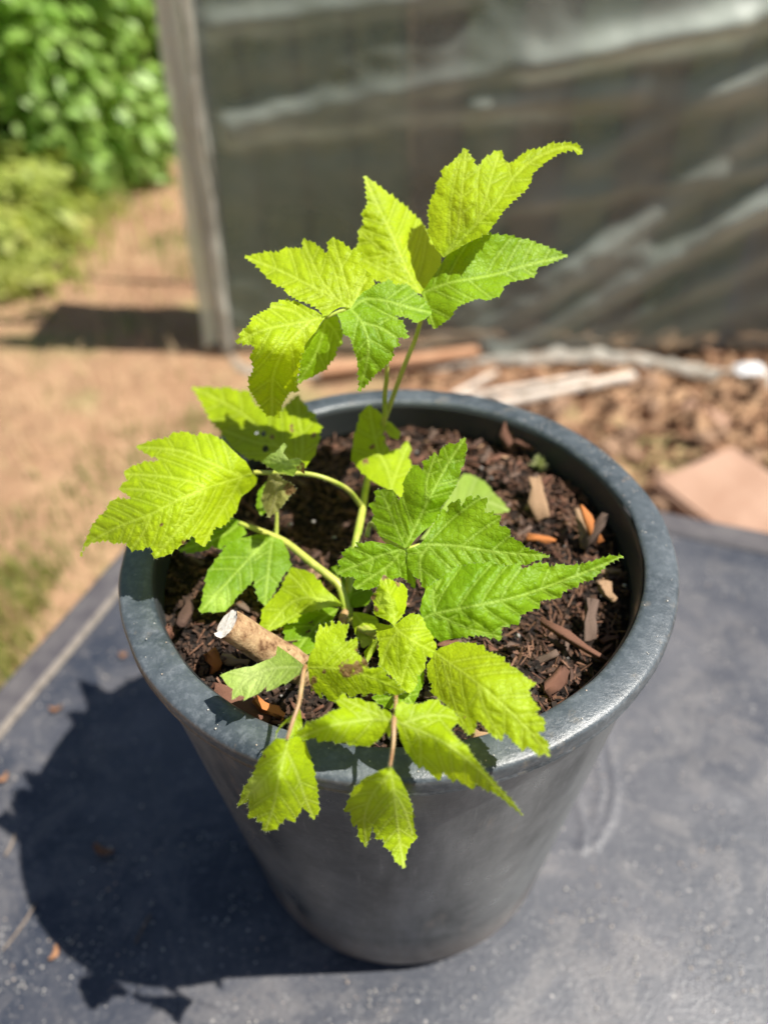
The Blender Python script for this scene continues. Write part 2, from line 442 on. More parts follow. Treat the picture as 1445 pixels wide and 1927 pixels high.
# ---- bushes on the left
def bush(cx, cy, rx, ry, hz, n, m, label, ls=.03, group=None, zb=GZ, spread=None):
    if ls > .045: n = int(n*1.6); ls *= .72
    root = empty('bush', (cx, cy, zb), label, 'bush', group)
    V = []; F = []
    lob = [(random.uniform(-1, 1)*rx*.75, random.uniform(-1, 1)*ry*.75, random.uniform(.1, .95)*hz, random.uniform(.2, .48)) for _ in range(22)]
    for k in range(n):
        l = random.choice(lob); u = Vector((random.gauss(0, 1), random.gauss(0, 1), random.gauss(0, 1))).normalized()*(random.uniform(.6, 1.0) if random.random() < .8 else random.uniform(1.0, 1.5))
        p = Vector((cx+l[0]+u.x*rx*l[3], cy+l[1]+u.y*ry*l[3], max(zb+.01, zb+l[2]+u.z*hz*l[3]*.7)))
        nr = (u+Vector((random.gauss(.35, .45), random.gauss(-.15, .45), random.gauss(1.1, .5)))).normalized()
        a = nr.cross(Vector((random.random(), random.random(), random.random()))).normalized(); c = nr.cross(a)
        s = ls*random.uniform(.5, 1.25); i = len(V)
        V += [p-a*s, p-a*s*.2+c*s*.5+nr*s*.1, p+a*s, p-a*s*.2-c*s*.5+nr*s*.1]
        F += [[i, i+1, i+2], [i, i+2, i+3]]
    fo = mesh_obj('foliage', V, F, m, root, origin=(cx, cy, zb)); fo['kind'] = 'stuff'
    for k in range(7):
        a = random.uniform(0, 6.28)
        tv, tf = tube_data([(cx, cy, zb-.02), (cx+.3*rx*math.cos(a), cy+.3*ry*math.sin(a), zb+hz*.35), (cx+.6*rx*math.cos(a), cy+.6*ry*math.sin(a), zb+hz*.75)], [.010, .007, .003], 6, 3)
        mesh_obj('branch', tv, tf, simple_twig, root, origin=(cx, cy, zb))
    return root
simple_twig = simple('twig_bark', [(.14,.09,.05), (.22,.15,.09)], .8)
M_b1 = simple('bush_leaf_mid', [(.14,.27,.05), (.24,.40,.09), (.36,.52,.16)], .45, 5, (.34,.56,.10), .5)
M_b2 = simple('bush_leaf_bright', [(.16,.31,.045), (.29,.47,.10), (.44,.60,.21)], .45, 6, (.46,.68,.15), .5)
M_b3 = simple('bush_leaf_yellowing', [(.20,.27,.04), (.36,.42,.09), (.52,.50,.14)], .55, 6, (.46,.50,.07), .4)
bush(-1.72, 3.30, .6, .5, 1.2, 7500, M_b2, 'dense mid green bush nearest the plastic film, at the back left', .055)
bush(-1.12, 3.1, .42, .4, 1.0, 4500, M_b2, 'full green bush touching the left edge of the film', .05)
bush(-2.30, 2.9, .5, .5, 1.15, 5500, M_b2, 'bright green leafy bush in the upper left corner', .058)
bush(-1.36, 2.42, .24, .35, .22, 1600, M_b3, 'low yellowing weed clump in front of the green bushes', .035)
bush(-1.16, 1.98, .30, .16, .10, 1500, M_b3, 'low spreading weed clump at the left beside the film shadow', .016)
bush(-2.9, 4.6, 1.2, .7, 1.7, 8000, M_b1, 'tall green hedge bush far behind the others at the left', .07)
bush(-1.0, 4.7, 1.1, .7, 1.6, 8000, M_b1, 'tall green hedge bush far behind the corner of the film', .07)
bush(-2.0, 2.75, .4, .35, .8, 3500, M_b2, 'bright loose leafy bush at the left edge in front of the corner bush', .055)
bush(-3.0, 3.6, .7, .5, 1.4, 6000, M_b2, 'bright green bush behind the bush in the upper left corner', .06)
bush(-5.3, 5.0, 1.6, .9, 2.0, 5000, M_b1, 'broad green hedge bush at the far left, outside the path', .09)
for (x, y, s) in ((-.62, 1.36, .05), (-.45, 1.18, .06), (.18, 1.2, .035), (-.52, 1.3, .04), (.42, 1.05, .03)):
    pass

for (x, y, rx, hz, n_, m_, lab) in ((-1.40, 2.90, .40, 1.10, 4200, M_b2, 'bright leafy bush between the corner bush and the film'), (-1.72, 2.60, .36, .80, 3600, M_b2, 'lower bright bush spreading out over the bare earth'),
                             (-1.12, 3.75, .5, 1.3, 4200, M_b2, 'tall bright bush rising behind the full one beside the film'), (-1.28, 2.15, .26, .17, 1300, M_b3, 'loose yellow green weed clump in the sun at the left edge'),
                             (-1.48, 2.62, .20, .42, 1300, M_b3, 'tallest yellowing weed clump directly below the bushes')):
    bush(x, y, rx, rx*.85, hz, n_, m_, lab, .052 if m_ is M_b2 else .038)
# ---- plastic film greenhouse
U0 = Vector((-.43, 1.5, 0)); UD = Vector((1, -.06, 0)).normalized(); UN = Vector((-UD.y, UD.x, 0))
def wallp(px, py, off=0):
    d = ray(px, py); k = ((U0-CAM).dot(UN)+off)/d.dot(UN); P = CAM+d*k
    return (P-U0).dot(UD), P.z
folds = []
for (x0, y0, x1, y1, a, wd) in ((1100, 300, 1445, 120, .016, .016), (900, 400, 1445, 310, .012, .012), (700, 700, 1000, 560, .012, .016), (930, 665, 1445, 375, .032, .020), (905, 640, 1445, 225, .020, .022), (960, 690, 1445, 480, .020, .018), (430, 232, 1000, 120, .022, .016),
    (1000, 120, 1445, 20, .022, .018), (440, 260, 900, 200, .014, .014), (900, 200, 1445, 165, .016, .018), (400, 45, 700, 5, .022, .014), (880, 560, 1445, 130, .009, .02),
    (430, 350, 760, 300, .006, .03), (600, 640, 1300, 420, .010, .03), (850, 600, 1445, 300, .01, .012), (980, 700, 1445, 560, .012, .018), (1000,360,1445,250,.01,.03), (440, 140, 1100, 60, .008, .02)):
    folds.append((wallp(x0, y0), wallp(x1, y1), a*.8, wd*1.9))
def film_off(u, z):
    h = 0
    for (a, b, am, wd) in folds:
        ax, az = a; dx, dz = b[0]-ax, b[1]-az; L2 = dx*dx+dz*dz; s = ((u-ax)*dx+(z-az)*dz)/L2; s2 = min(1.6, max(0, s))
        d = math.hypot(u-ax-dx*s2, z-az-dz*s2)
        wob = 1+.35*noise.noise(Vector((u*6, z*6, am*50)))
        h += am*wob*math.exp(-(d/wd)**2)
    h += .010*noise.noise(Vector((u*2.5, z*5, 1))) + .003*noise.noise(Vector((u*14+z*9, z*22, 4)))
    return -h
def film_fold(u, z):
    h = 0
    for (a, b, am, wd) in folds:
        ax, az = a; dx, dz = b[0]-ax, b[1]-az; L2 = dx*dx+dz*dz; s = ((u-ax)*dx+(z-az)*dz)/L2; s2 = min(1.6, max(0, s))
        d = math.hypot(u-ax-dx*s2, z-az-dz*s2)
        h += am/.030*(.75+.6*noise.noise(Vector((u*7, z*7, am*90))))*math.exp(-(d/(wd*.8))**2)
    return h
mfl, t, b = mat('clear_plastic_film', rough=.22)
co = objco(t)
b.inputs['Base Color'].default_value = (.60,.66,.58, 1); b.inputs['Roughness'].default_value = .42
bump(t, noise_n(t, 30, 4, .6, co), .25, .01, b)
tp = N(t, 'ShaderNodeBsdfTransparent'); tp.inputs[0].default_value = (.86,.90,.88, 1)
lw = N(t, 'ShaderNodeLayerWeight'); lw.inputs[0].default_value = .45
ms = N(t, 'ShaderNodeMixShader')
fac = math_n(t, 'ADD', math_n(t, 'MULTIPLY', lw.outputs['Facing'], .55), ramp(t, noise_n(t, 5, 5, .65, co), [(.35, fl(.20)), (.7, fl(.40))]))
fa = N(t, 'ShaderNodeAttribute', attribute_name='fold').outputs['Fac']
fac = math_n(t, 'ADD', fac, math_n(t, 'MULTIPLY', fa, .62))  # denser film at folds, whitened further to stand in for lit highlights
tl = N(t, 'ShaderNodeBsdfTranslucent'); tl.inputs[0].default_value = (.62,.72,.64, 1); m2 = N(t, 'ShaderNodeMixShader'); m2.inputs[0].default_value = .42
t.links.new(b.outputs[0], m2.inputs[1]); t.links.new(tl.outputs[0], m2.inputs[2])
t.links.new(fac, ms.inputs[0]); t.links.new(tp.outputs[0], ms.inputs[1]); t.links.new(m2.outputs[0], ms.inputs[2])
t.links.new(ms.outputs[0], t.nodes['Material Output'].inputs[0])
M_film = mfl
def whitefilm(name, col, facc, rough=.3):
    m, t, b = mat(name, col, rough)
    bump(t, noise_n(t, 45, 4, .6, objco(t)), .5, .01, b)
    tr = N(t, 'ShaderNodeBsdfTransparent'); ms = N(t, 'ShaderNodeMixShader'); ms.inputs[0].default_value = facc
    tl = N(t, 'ShaderNodeBsdfTranslucent'); tl.inputs[0].default_value = (*[min(.9, c*1.3) for c in col], 1); m2 = N(t, 'ShaderNodeMixShader'); m2.inputs[0].default_value = .5
    t.links.new(b.outputs[0], m2.inputs[1]); t.links.new(tl.outputs[0], m2.inputs[2])
    t.links.new(tr.outputs[0], ms.inputs[1]); t.links.new(m2.outputs[0], ms.inputs[2]); t.links.new(ms.outputs[0], t.nodes['Material Output'].inputs[0])
    return m
M_flap = whitefilm('cloudy_film_flap', (.74,.74,.63), .90, .35)
M_roll = whitefilm('gathered_film_hem', (.50,.48,.42), .8, .5)
gh = empty('film_greenhouse', (U0.x, U0.y, GZ), 'clear plastic film cover with stretched diagonal folds behind the pot', 'greenhouse')
nu, nv = 200, 150; V = []
for i in range(nu):
    u = .03+2.6*i/(nu-1)
    for j in range(nv):
        z = GZ+.02+1.35*j/(nv-1)
        P = U0+UD*u+UN*film_off(u, z); V.append((P.x, P.y, z))
mesh_obj('front_film', V, grid_faces(nu, nv), M_film, gh, origin=gh.location, floats=dict(fold=[film_fold(.02+2.6*i/(nu-1), GZ+.02+1.35*j/(nv-1)) for i in range(nu) for j in range(nv)]))
def up_(z): return .022+.045*(z-GZ)/.8
# side flap that wraps round the corner post
V = []
nu, nv = 26, 90
for i in range(nu):
    for j in range(nv):
        s = i/(nu-1); z = GZ+.03+1.3*j/(nv-1)
        x = -.068*s + .004*math.sin(s*11+z*3)*s + .006*noise.noise(Vector((z*5, s*3, 0)))
        y = .030*math.sin(s*3.1)+.012*noise.noise(Vector((z*9, s*5, 3)))-.01*s
        P = U0+UD*(x*1.12+up_(z))+UN*(y-.012*(1-s)); V.append((P.x, P.y, z))
mesh_obj('side_flap', V, grid_faces(nu, nv), M_flap, gh, origin=gh.location)
M_post = simple('grey_metal_post', [(.10,.105,.135), (.16,.165,.20)], .45, 20)
def post(u, off, name='post', r=.011):
    P = U0+UD*u+UN*off
    tv, tf = tube_data([(P.x, P.y, GZ-.05), (P.x, P.y, GZ+.6), (P.x, P.y, GZ+1.36)], [r]*3, 12, 3)
    mesh_obj(name, tv, tf, M_post, gh, origin=gh.location)
tv, tf = tube_data([tuple((U0+UD*up_(z)+UN*.014).to_2d())+(z,) for z in (GZ-.05, GZ+.4, GZ+.9, GZ+1.36)], [.006]*4, 12, 3)
mesh_obj('post', tv, tf, M_post, gh, origin=gh.location)
for u in (1.3, 2.6): post(u, .03)
post(.02, .42)
for off in (.03,):
    A = U0+UD*.0+UN*off; B_ = U0+UD*2.6+UN*off
    tv, tf = tube_data([(A.x, A.y, GZ+1.36), ((A.x+B_.x)/2, (A.y+B_.y)/2, GZ+1.36), (B_.x, B_.y, GZ+1.36)], [.011]*3, 10, 2)
    mesh_obj('rail', tv, tf, M_post, gh, origin=gh.location)
# gathered vertical fold (bright crease) beside the post
cr = []
for j in range(15):
    z = GZ+.02+1.3*j/14; P = U0+UD*(up_(z)-.016+.005*math.sin(j*1.9))+UN*(-.016); cr.append((P.x, P.y, z))
tv, tf = tube_data(cr, [.008+.003*math.sin(j*2.3) for j in range(15)], 10, 6, wob=.8)
mesh_obj('gathered_edge', tv, tf, M_roll, gh, origin=gh.location)
# hem of film lying along the ground
hem = [(430, 655, .02), (470, 690, .015), (620, 690, .02), (800, 680, .02), (930, 668, .03), (1060, 655, .045), (1180, 662, .04), (1300, 682, .035), (1400, 700, .03), (1500, 715, .03), (1700, 745, .02)]
hp = [atz(x, y, GZ+z) for x, y, z in hem]
P_, R_ = smooth_path(hp, [.018,.02,.018,.018,.022,.026,.02,.022,.024,.024,.02], 16)
V = []; nw = 11
for i, p in enumerate(P_):
    for j in range(nw):
        e_ = j/(nw-1)*2-1
        V.append((p.x+.004*noise.noise(Vector((i*.3, e_*3, 2))), p.y+R_[i]*e_*1.1, max(GZ+.004, p.z-.022+.014*(1-e_*e_)+.016*noise.noise(Vector((i*.21, e_*2.2, 5)))+.008*noise.noise(Vector((i*.6, e_*4, 1))))))
mesh_obj('hem', V, grid_faces(len(P_), nw), M_roll, gh, origin=gh.location)
# crumpled shiny bit at the right end of the hem
M_shiny = simple('shiny_crumpled_film', [(.75,.76,.76)], .06, spec=1.0)
c = atz(1410, 695, GZ+.045); V = []; F = []
for i in range(13):
    for j in range(13):
        a, e = i/12*2-1, j/12*2-1
        V.append((c.x+a*.035, c.y+e*.022, c.z+.012*(1-a*a)*(1-e*e)+.010*noise.noise(Vector((a*4, e*4, 1)))))
mesh_obj('crumpled_film', V, grid_faces(13, 13), M_shiny, gh, origin=gh.location, smooth=False)

# ---- board fence standing behind the film
def box(x0, y0, z0, x1, y1, z1): 
    return [(x0,y0,z0),(x1,y0,z0),(x1,y1,z0),(x0,y1,z0),(x0,y0,z1),(x1,y0,z1),(x1,y1,z1),(x0,y1,z1)], [[0,3,2,1],[4,5,6,7],[0,1,5,4],[1,2,6,5],[2,3,7,6],[3,0,4,7]]
FU = U0+UN*.13
fe = empty('board_fence', (FU.x, FU.y, GZ), 'dark weathered board fence seen dimly through the plastic film', 'fence')
M_board = [simple('weathered_board_%s' % n, c, .85, 7) for n, c in (('brown', [(.060,.043,.028), (.120,.085,.052)]), ('grey', [(.030,.050,.026), (.075,.100,.050), (.15,.15,.055)]))]
bvs, bfs = box(-.0605, -.011, 0, .0605, .011, 1.42)
bms = []
for mm in M_board:
    me = bpy.data.meshes.new('board'); me.from_pydata(bvs, [], bfs); me.materials.append(mm); bms.append(me)
bme = bpy.data.meshes.new('board'); bme.from_pydata(bvs, [], bfs); bme.materials.append(simple('lightened_board', [(.42,.40,.34), (.55,.53,.46)], .85, 9))  # side return colour lightened so the unlit flap over it stays pale
for i in range(30):
    P = FU+UD*(.066+.122*i)
    o = bpy.data.objects.new('board', bms[1] if (i < 4 or i in (9, 10) or random.random() < .25) else bms[0]); COL.objects.link(o); o.parent = fe
    o.location = (P.x-FU.x, P.y-FU.y, random.uniform(-.02, .0)); o.rotation_euler = (0, 0, math.atan2(UD.y, UD.x)+random.uniform(.01, .03))
for i in range(2):  # added side return, sized to cast the shadow band on the ground
    P = FU+UD*(-.008)+UN*(.078+.122*i-.13)
    o = bpy.data.objects.new('board', bme); COL.objects.link(o); o.parent = fe; o.scale = (1, 1, .74)
    o.location = (P.x-FU.x, P.y-FU.y, 0); o.rotation_euler = (0, 0, math.atan2(UD.y, UD.x)+math.pi/2)
for z in (.35, 1.25):
    A = FU+UN*.03
    bv, bf = box(0, 0, z, 3.5, .03, z+.07)
    o = mesh_obj('rail', bv, bf, M_board[0], fe, smooth=False); o.rotation_euler = (0, 0, math.atan2(UD.y, UD.x)); o.location = (UN*.028+UD*.06)
# ---- brick paver and wooden strips on the ground
mbk, t, b = mat('terracotta_brick', rough=.85, spec=.2)
co = objco(t)
c1 = mix(t, ramp(t, noise_n(t, 9, 5, .65, co), [(.35, fl(0)), (.7, fl(1))]), (.29,.175,.12), (.39,.255,.185))
c1 = mix(t, ramp(t, noise_n(t, 120, 3, .6, co), [(.55, fl(0)), (.75, fl(.6))]), c1, (.30,.15,.10))
t.links.new(c1, b.inputs['Base Color']); bump(t, noise_n(t, 160, 5, .7, co), .6, .003, b)
def bevel_box(name, sx, sy, sz, m, bev, loc, rot, parent=None, seg=2, jit=0):
    bm = bmesh.new(); bmesh.ops.create_cube(bm, size=1)
    for v in bm.verts: v.co = Vector((v.co.x*sx, v.co.y*sy, v.co.z*sz))
    bmesh.ops.bevel(bm, geom=bm.edges[:], offset=bev, segments=seg, affect='EDGES')
    if jit:
        bmesh.ops.subdivide_edges(bm, edges=bm.edges[:], cuts=3, use_grid_fill=True)
        for v in bm.verts: v.co += Vector((noise.noise(v.co*60), noise.noise(v.co*60+Vector((9,0,0))), noise.noise(v.co*60+Vector((0,9,0)))))*jit
    me = bpy.data.meshes.new(name); bm.to_mesh(me); bm.free(); me.materials.append(m)
    o = bpy.data.objects.new(name, me); COL.objects.link(o); o.location = loc; o.rotation_euler = rot
    if parent: o.parent = parent
    return o
bp = atz(1365, 925, GZ+.06)
tag(bevel_box('brick', .215, .23, .065, mbk, .006, (bp.x+.02, bp.y-.01, GZ+.03), (0.03, -.02, math.radians(28)), jit=.0015), 'flat pinkish terracotta paving brick lying on the earth behind the table', 'brick')
bp = atz(1335, 770, GZ+.03)
tag(bevel_box('brick', .12, .05, .05, mbk, .008, (bp.x, bp.y, GZ-.004), (0.1, .12, math.radians(-35)), jit=.003), 'half buried broken red brick near the foot of the film', 'brick')
M_slat = simple('bleached_wood', [(.48,.40,.32), (.60,.53,.46), (.36,.29,.22)], .8, 25)
def slat(a, b_, z, wdt, th, label, m=M_slat):
    A = atz(*a, z); B_ = atz(*b_, z); d = B_-A; L = d.length
    o = bevel_box('wood_strip', L, wdt, th, m, .002, (A+B_)/2, (0, 0, math.atan2(d.y, d.x)), jit=.0012)
    return tag(o, label, 'wood strip', 'loose wood strips at the foot of the film')
slat((915, 765), (1195, 706), GZ+.035, .022, .014, 'long pale wood strip lying nearest behind the pot rim')
slat((870, 748), (1110, 708), GZ+.04, .016, .012, 'thin pale wood strip just behind the longest one')
slat((600, 700), (900, 662), GZ+.03, .035, .02, 'reddish wood strip lying against the hem of the film', simple('red_brown_wood', [(.30,.15,.08), (.42,.24,.14)], .8, 20))
slat((850, 745), (935, 700), GZ+.05, .012, .010, 'short pale wood stick crossing the other strips behind the pot')
# clods and stones
M_clod = simple('earth_clod', [(.17,.10,.065), (.30,.19,.12), (.10,.06,.04)], .95, 30)
cm = []
for k in range(5):
    bm = bmesh.new(); bmesh.ops.create_icosphere(bm, subdivisions=2, radius=1)
    for v in bm.verts: v.co *= 1+.45*noise.noise(v.co*1.6+Vector((k*5, 0, 0)))
    me = bpy.data.meshes.new('clod'); bm.to_mesh(me); bm.free(); me.materials.append(M_clod); cm.append(me)
for k in range(90):
    o = bpy.data.objects.new('earth_clod', random.choice(cm)); COL.objects.link(o)
    x, y = random.uniform(.22, 1.3), random.uniform(.62, 1.33); s = random.uniform(.008, .028)
    o.location = (x, y, GZ+gnd_h(x, y)+s*.3); o.scale = (s*random.uniform(.8, 1.6), s, s*.75); o.rotation_euler = (random.random()*3, random.random()*3, random.random()*6)
    tag(o, '%s brown clod of earth on the ground %s, %s' % ('large' if s > .019 else 'small', 'towards the film hem' if y > 1.0 else 'towards the table', 'behind the brick' if x > .6 else 'behind the pot'), 'clod', 'earth clods in front of the film')

# ================================================================== TABLE
e1 = Vector((.935, -.355, 0)).normalized(); e2 = Vector((e1.y, -e1.x, 0))   # along the back edge, towards the front
TC = Vector((-.221, .578, 0))
def tloc(P): d = P-TC; return d.dot(e1), d.dot(e2)
TL, TWd = 1.15, 1.0; LIP = .036
mt, t, b = mat('black_plastic', rough=.4, spec=.5)
co = objco(t)
dust = ramp(t, noise_n(t, 7, 6, .62, co, .4), [(.38, fl(0)), (.66, fl(1))])
fine = ramp(t, noise_n(t, 190, 4, .7, co), [(.50, fl(0)), (.72, fl(1))])
spk = N(t, 'ShaderNodeTexVoronoi'); spk.inputs['Scale'].default_value = 210; t.links.new(co, spk.inputs['Vector'])
spk2 = N(t, 'ShaderNodeTexVoronoi'); spk2.inputs['Scale'].default_value = 85; t.links.new(co, spk2.inputs['Vector'])
sA = ramp(t, spk.outputs['Distance'], [(.12, fl(1)), (.26, fl(0))]); sB = ramp(t, spk2.outputs['Distance'], [(.06, fl(1)), (.13, fl(0))])
c1 = mix(t, math_n(t, 'MULTIPLY', dust, .62), (.022,.027,.040), (.115,.112,.12))
c1 = mix(t, math_n(t, 'MULTIPLY', fine, .28), c1, (.17,.165,.165))
c1 = mix(t, math_n(t, 'MULTIPLY', sA, math_n(t, 'MULTIPLY', ramp(t, noise_n(t, 40, 2, .5, co), [(.45, fl(0)), (.6, fl(1))]), .6)), c1, (.24,.235,.23))
c1 = mix(t, math_n(t, 'MULTIPLY', sB, math_n(t, 'MULTIPLY', ramp(t, noise_n(t, 22, 2, .5, co), [(.48, fl(0)), (.55, fl(1))]), .8)), c1, (.34,.32,.30))
t.links.new(c1, b.inputs['Base Color'])
scm = N(t, 'ShaderNodeMapping'); scm.inputs['Scale'].default_value = (.05, 1, 1); scm.inputs['Rotation'].default_value = (0, 0, .6); t.links.new(co, scm.inputs[0])
scr = ramp(t, noise_n(t, 210, 3, .7, scm.outputs[0]), [(.60, fl(0)), (.70, fl(1))])
stn = ramp(t, noise_n(t, 19, 6, .7, co, .8), [(.50, fl(0)), (.60, fl(1)), (.66, fl(.2))])
c1 = mix(t, math_n(t, 'MULTIPLY', scr, .16), c1, (.20,.20,.21)); c1 = mix(t, math_n(t, 'MULTIPLY', stn, .28), c1, (.19,.175,.165)); t.links.new(c1, b.inputs['Base Color'])
t.links.new(ramp(t, noise_n(t, 12, 5, .6, co), [(.3, fl(.28)), (.7, fl(.55))]), b.inputs['Roughness'])
bump(t, noise_n(t, 300, 4, .7, co), .35, .0015, b)
M_table = mt
mlip, t, b = mat('grey_plastic_lip', (.055,.05,.055), .5)
t.links.new(mix(t, ramp(t, noise_n(t, 30, 5, .6, objco(t)), [(.4, fl(0)), (.7, fl(1))]), (.055,.050,.056), (.10,.092,.092)), b.inputs['Base Color'])
tb = empty('garden_table', (TC.x, TC.y, GZ), 'low black plastic table with raised lip carrying the plant pot', 'table')
ridges = [([(1137,1372),(1152,1430),(1158,1490),(1148,1540),(1118,1590)], .0012, .0030), ([(1120,1400),(1132,1480),(1122,1540),(1092,1600)], .0009, .0026), ([(1085,1500),(1100,1560),(1098,1600)], .0012, .0025),
          ([(1240,1350),(1290,1400),(1330,1460),(1380,1500)], .0006, .006)]
rs = []
for pl, am, wd in ridges:
    q = [tloc(atz(x, y, 0)) for x, y in pl]; rs += [(q[i], q[i+1], am, wd) for i in range(len(q)-1)]
nu, nv = 330, 300
us = np.linspace(LIP, TL-LIP, nu); vs = np.linspace(LIP, TWd-LIP, nv); UU, VV = np.meshgrid(us, vs, indexing='ij')
H = np.zeros_like(UU)
for (a, b_, am, wd) in rs:
    d = segdist(np.stack([UU.ravel(), VV.ravel()], 1), [(a, b_)]).reshape(UU.shape); H = np.maximum(H, am*np.exp(-(d/wd)**2))
nzf = np.array([noise.noise(Vector((u*9, v*9, 0))) for u, v in zip(UU.ravel(), VV.ravel())]).reshape(UU.shape)*.0008
rpot = np.hypot(TC.x+UU*e1.x+VV*e2.x, TC.y+UU*e1.y+VV*e2.y)
H = (H+nzf)*np.clip((rpot-.125)/.02, 0, 1)
V = np.stack([TC.x+UU*e1.x+VV*e2.x, TC.y+UU*e1.y+VV*e2.y, H], -1).reshape(-1, 3)
mesh_obj('table_top', V, grid_faces(nu, nv), M_table, tb, origin=tb.location)
# lip: profile swept round the four sides with mitred corners
prof = [(LIP+.002, -.004), (LIP, .002), (LIP-.004, .0055), (.006, .006), (.0015, .004), (0, -.001), (0, -.05), (.004, -.052), (.004, -.045)]
V = []; F = []; npf = len(prof)
for (su, sv) in ((0, 0), (1, 0), (1, 1), (0, 1)):
    for (o_, z) in prof:
        u = o_ if su == 0 else TL-o_; v = o_ if sv == 0 else TWd-o_
        P = TC+e1*u+e2*v; V.append((P.x, P.y, z))
for k in range(4):
    k2 = (k+1) % 4
    for i in range(npf-1): F.append([k*npf+i, k2*npf+i, k2*npf+i+1, k*npf+i+1])
mesh_obj('table_lip', V, F, mlip, tb, origin=tb.location, smooth=False)
seam = simple('dried_mud_seam', [(.11,.095,.08), (.19,.165,.14), (.07,.062,.055)], .9, 60)
V = []; ns = 120
for i in range(ns):
    v_ = LIP+(TWd-2*LIP)*i/(ns-1); w_ = .0015+.0012*noise.noise(Vector((v_*40, 0, 0)))
    for (o_, z) in ((LIP-.003, .0056), (LIP+.0008, .0046), (LIP+w_+.001, .0012)):
        P = TC+e1*o_+e2*v_; V.append((P.x, P.y, z+.0004*noise.noise(Vector((v_*150, o_*900, 0)))))
mesh_obj('mud_seam', V, grid_faces(ns, 3), seam, tb, origin=tb.location)
for (u, v) in ((.05, .05), (TL-.05, .05), (TL-.05, TWd-.05), (.05, TWd-.05)):
    P = TC+e1*u+e2*v
    o = bevel_box('leg', .045, .045, .40, mlip, .006, (P.x-TC.x, P.y-TC.y, .198), (0, 0, math.atan2(e1.y, e1.x)), tb)
# grit and dust on the table
M_grit = simple('pale_grit', [(.40,.37,.34), (.58,.55,.50), (.42,.28,.19)], .5, 50, spec=.5)
V = []; F = []
ico = [(0,0,1),(.89,0,.45),(.28,.85,.45),(-.72,.53,.45),(-.72,-.53,.45),(.28,-.85,.45)]
def blob(p, s):
    i = len(V)
    for q in ico: V.append((p[0]+q[0]*s*random.uniform(.6, 1.2), p[1]+q[1]*s*random.uniform(.6, 1.2), p[2]+q[2]*s*.7))
    for k in range(5): F.append([i, i+1+k, i+1+(k+1) % 5])
    F.append([i+1+k for k in range(5)][::-1])
n = 0
while n < 5200:
    u = random.uniform(.05, TL-.05); v = random.uniform(.05, TWd-.05); P = TC+e1*u+e2*v
    if math.hypot(P.x, P.y) < .125: continue
    if P.x > .45 or P.y < -.3: continue
    dn = (.30+.7*(P.y < -.02))*max(0, min(1, .35+2.2*noise.noise(Vector((P.x*16, P.y*16, 8)))))
    if random.random() > dn: continue
    s = .00035+.0012*random.random()**4
    blob((P.x, P.y, .0005), s); n += 1
tag(mesh_obj('grit', V, F, M_grit), 'pale grains of grit and dried specks scattered over the black table', 'grit', kind='stuff')
def twig(pts, r, label, m=simple_twig, cat='twig'):
    tv, tf = tube_data(pts, [r*.9, r, r*.5] if len(pts) == 3 else [r]*len(pts), 8, 6, wob=.3)
    return tag(mesh_obj('twig', tv, tf, m, origin=pts[0]), label, cat)
M_twigp = simple('pale_twig', [(.16,.12,.09), (.26,.21,.16)], .8, 90)
def tz(x, y, z=.003): return atz(x, y, z)
M_barkc = simple('bark_curl_brown', [(.22,.11,.06), (.34,.19,.10)], .8, 60)
def flake(label, px, py, l, wd, rz, m=M_barkc, cur=.6):
    c = tz(px, py, .001); V = []
    for i in range(9):
        for j in range(5):
            a = (i/8-.5)*2; e_ = (j/4-.5)*2
            x = a*l*.5; y = e_*wd*.5*(1-.5*a*a)+cur*l*.25*a*a; z = .001+(.004*abs(e_)**1.5+.003*a*a)
            V.append((x, y, z+.0006*noise.noise(Vector((a*3, e_*3, px)))))
    o = mesh_obj('bark_flake', V, grid_faces(9, 5), m, origin=None); o.location = c; o.rotation_euler = (0, 0, rz)
    return tag(o, label, 'bark flake')
flake('curled brown bark flake lying alone in the shadow of the pot', 195, 1607, .018, .006, -.4)
flake('small brown bark flake at the left edge of the pot shadow', 108, 1340, .012, .004, .1)
flake('tiny brown flake beside the front left lip of the table', 12, 1470, .010, .005, .9)
flake('orange brown flake below the shadow near the lower left', 110, 1798, .010, .005, 1.4)
flake('brown flake close to the left lip beside the pot rim', 235, 1238, .007, .005, .3)
twig([tz(68, 1700), tz(40, 1745), tz(4, 1790)], .0008, 'thin pale twig lying left of the pot shadow', M_twigp)
twig([tz(10, 1610), tz(22, 1590), tz(28, 1570)], .001, 'tiny pale twig at the far left edge of the picture', M_twigp)
twig([tz(255, 1775), tz(275, 1735), tz(285, 1720)], .0006, 'hair thin dark root in the lower pot shadow')

# ================================================================== POT
mp, t, b = mat('dark_grey_pot_plastic', rough=.34, spec=.55)
co = objco(t)
sep = N(t, 'ShaderNodeSeparateXYZ'); t.links.new(co, sep.inputs[0])
mp_ = N(t, 'ShaderNodeMapping'); mp_.inputs['Scale'].default_value = (1, 1, .25); t.links.new(co, mp_.inputs[0])
d1 = ramp(t, noise_n(t, 13, 6, .65, mp_.outputs[0], .6), [(.42, fl(0)), (.74, fl(1))])
d2 = ramp(t, noise_n(t, 220, 3, .6, co), [(.5, fl(0)), (.8, fl(1))])
c1 = mix(t, math_n(t, 'MULTIPLY', d1, .7), (.018,.022,.024), (.24,.255,.26))
c1 = mix(t, math_n(t, 'MULTIPLY', d2, .18), c1, (.22,.23,.23))
low = ramp(t, sep.outputs['Z'], [(.0, fl(1)), (.075, fl(0))])
c1 = mix(t, math_n(t, 'MULTIPLY', low, math_n(t, 'ADD', math_n(t, 'MULTIPLY', d1, .5), .5)), c1, (.26,.18,.13))
mud = ramp(t, noise_n(t, 30, 5, .7, mp_.outputs[0]), [(.60, fl(0)), (.70, fl(.55))])
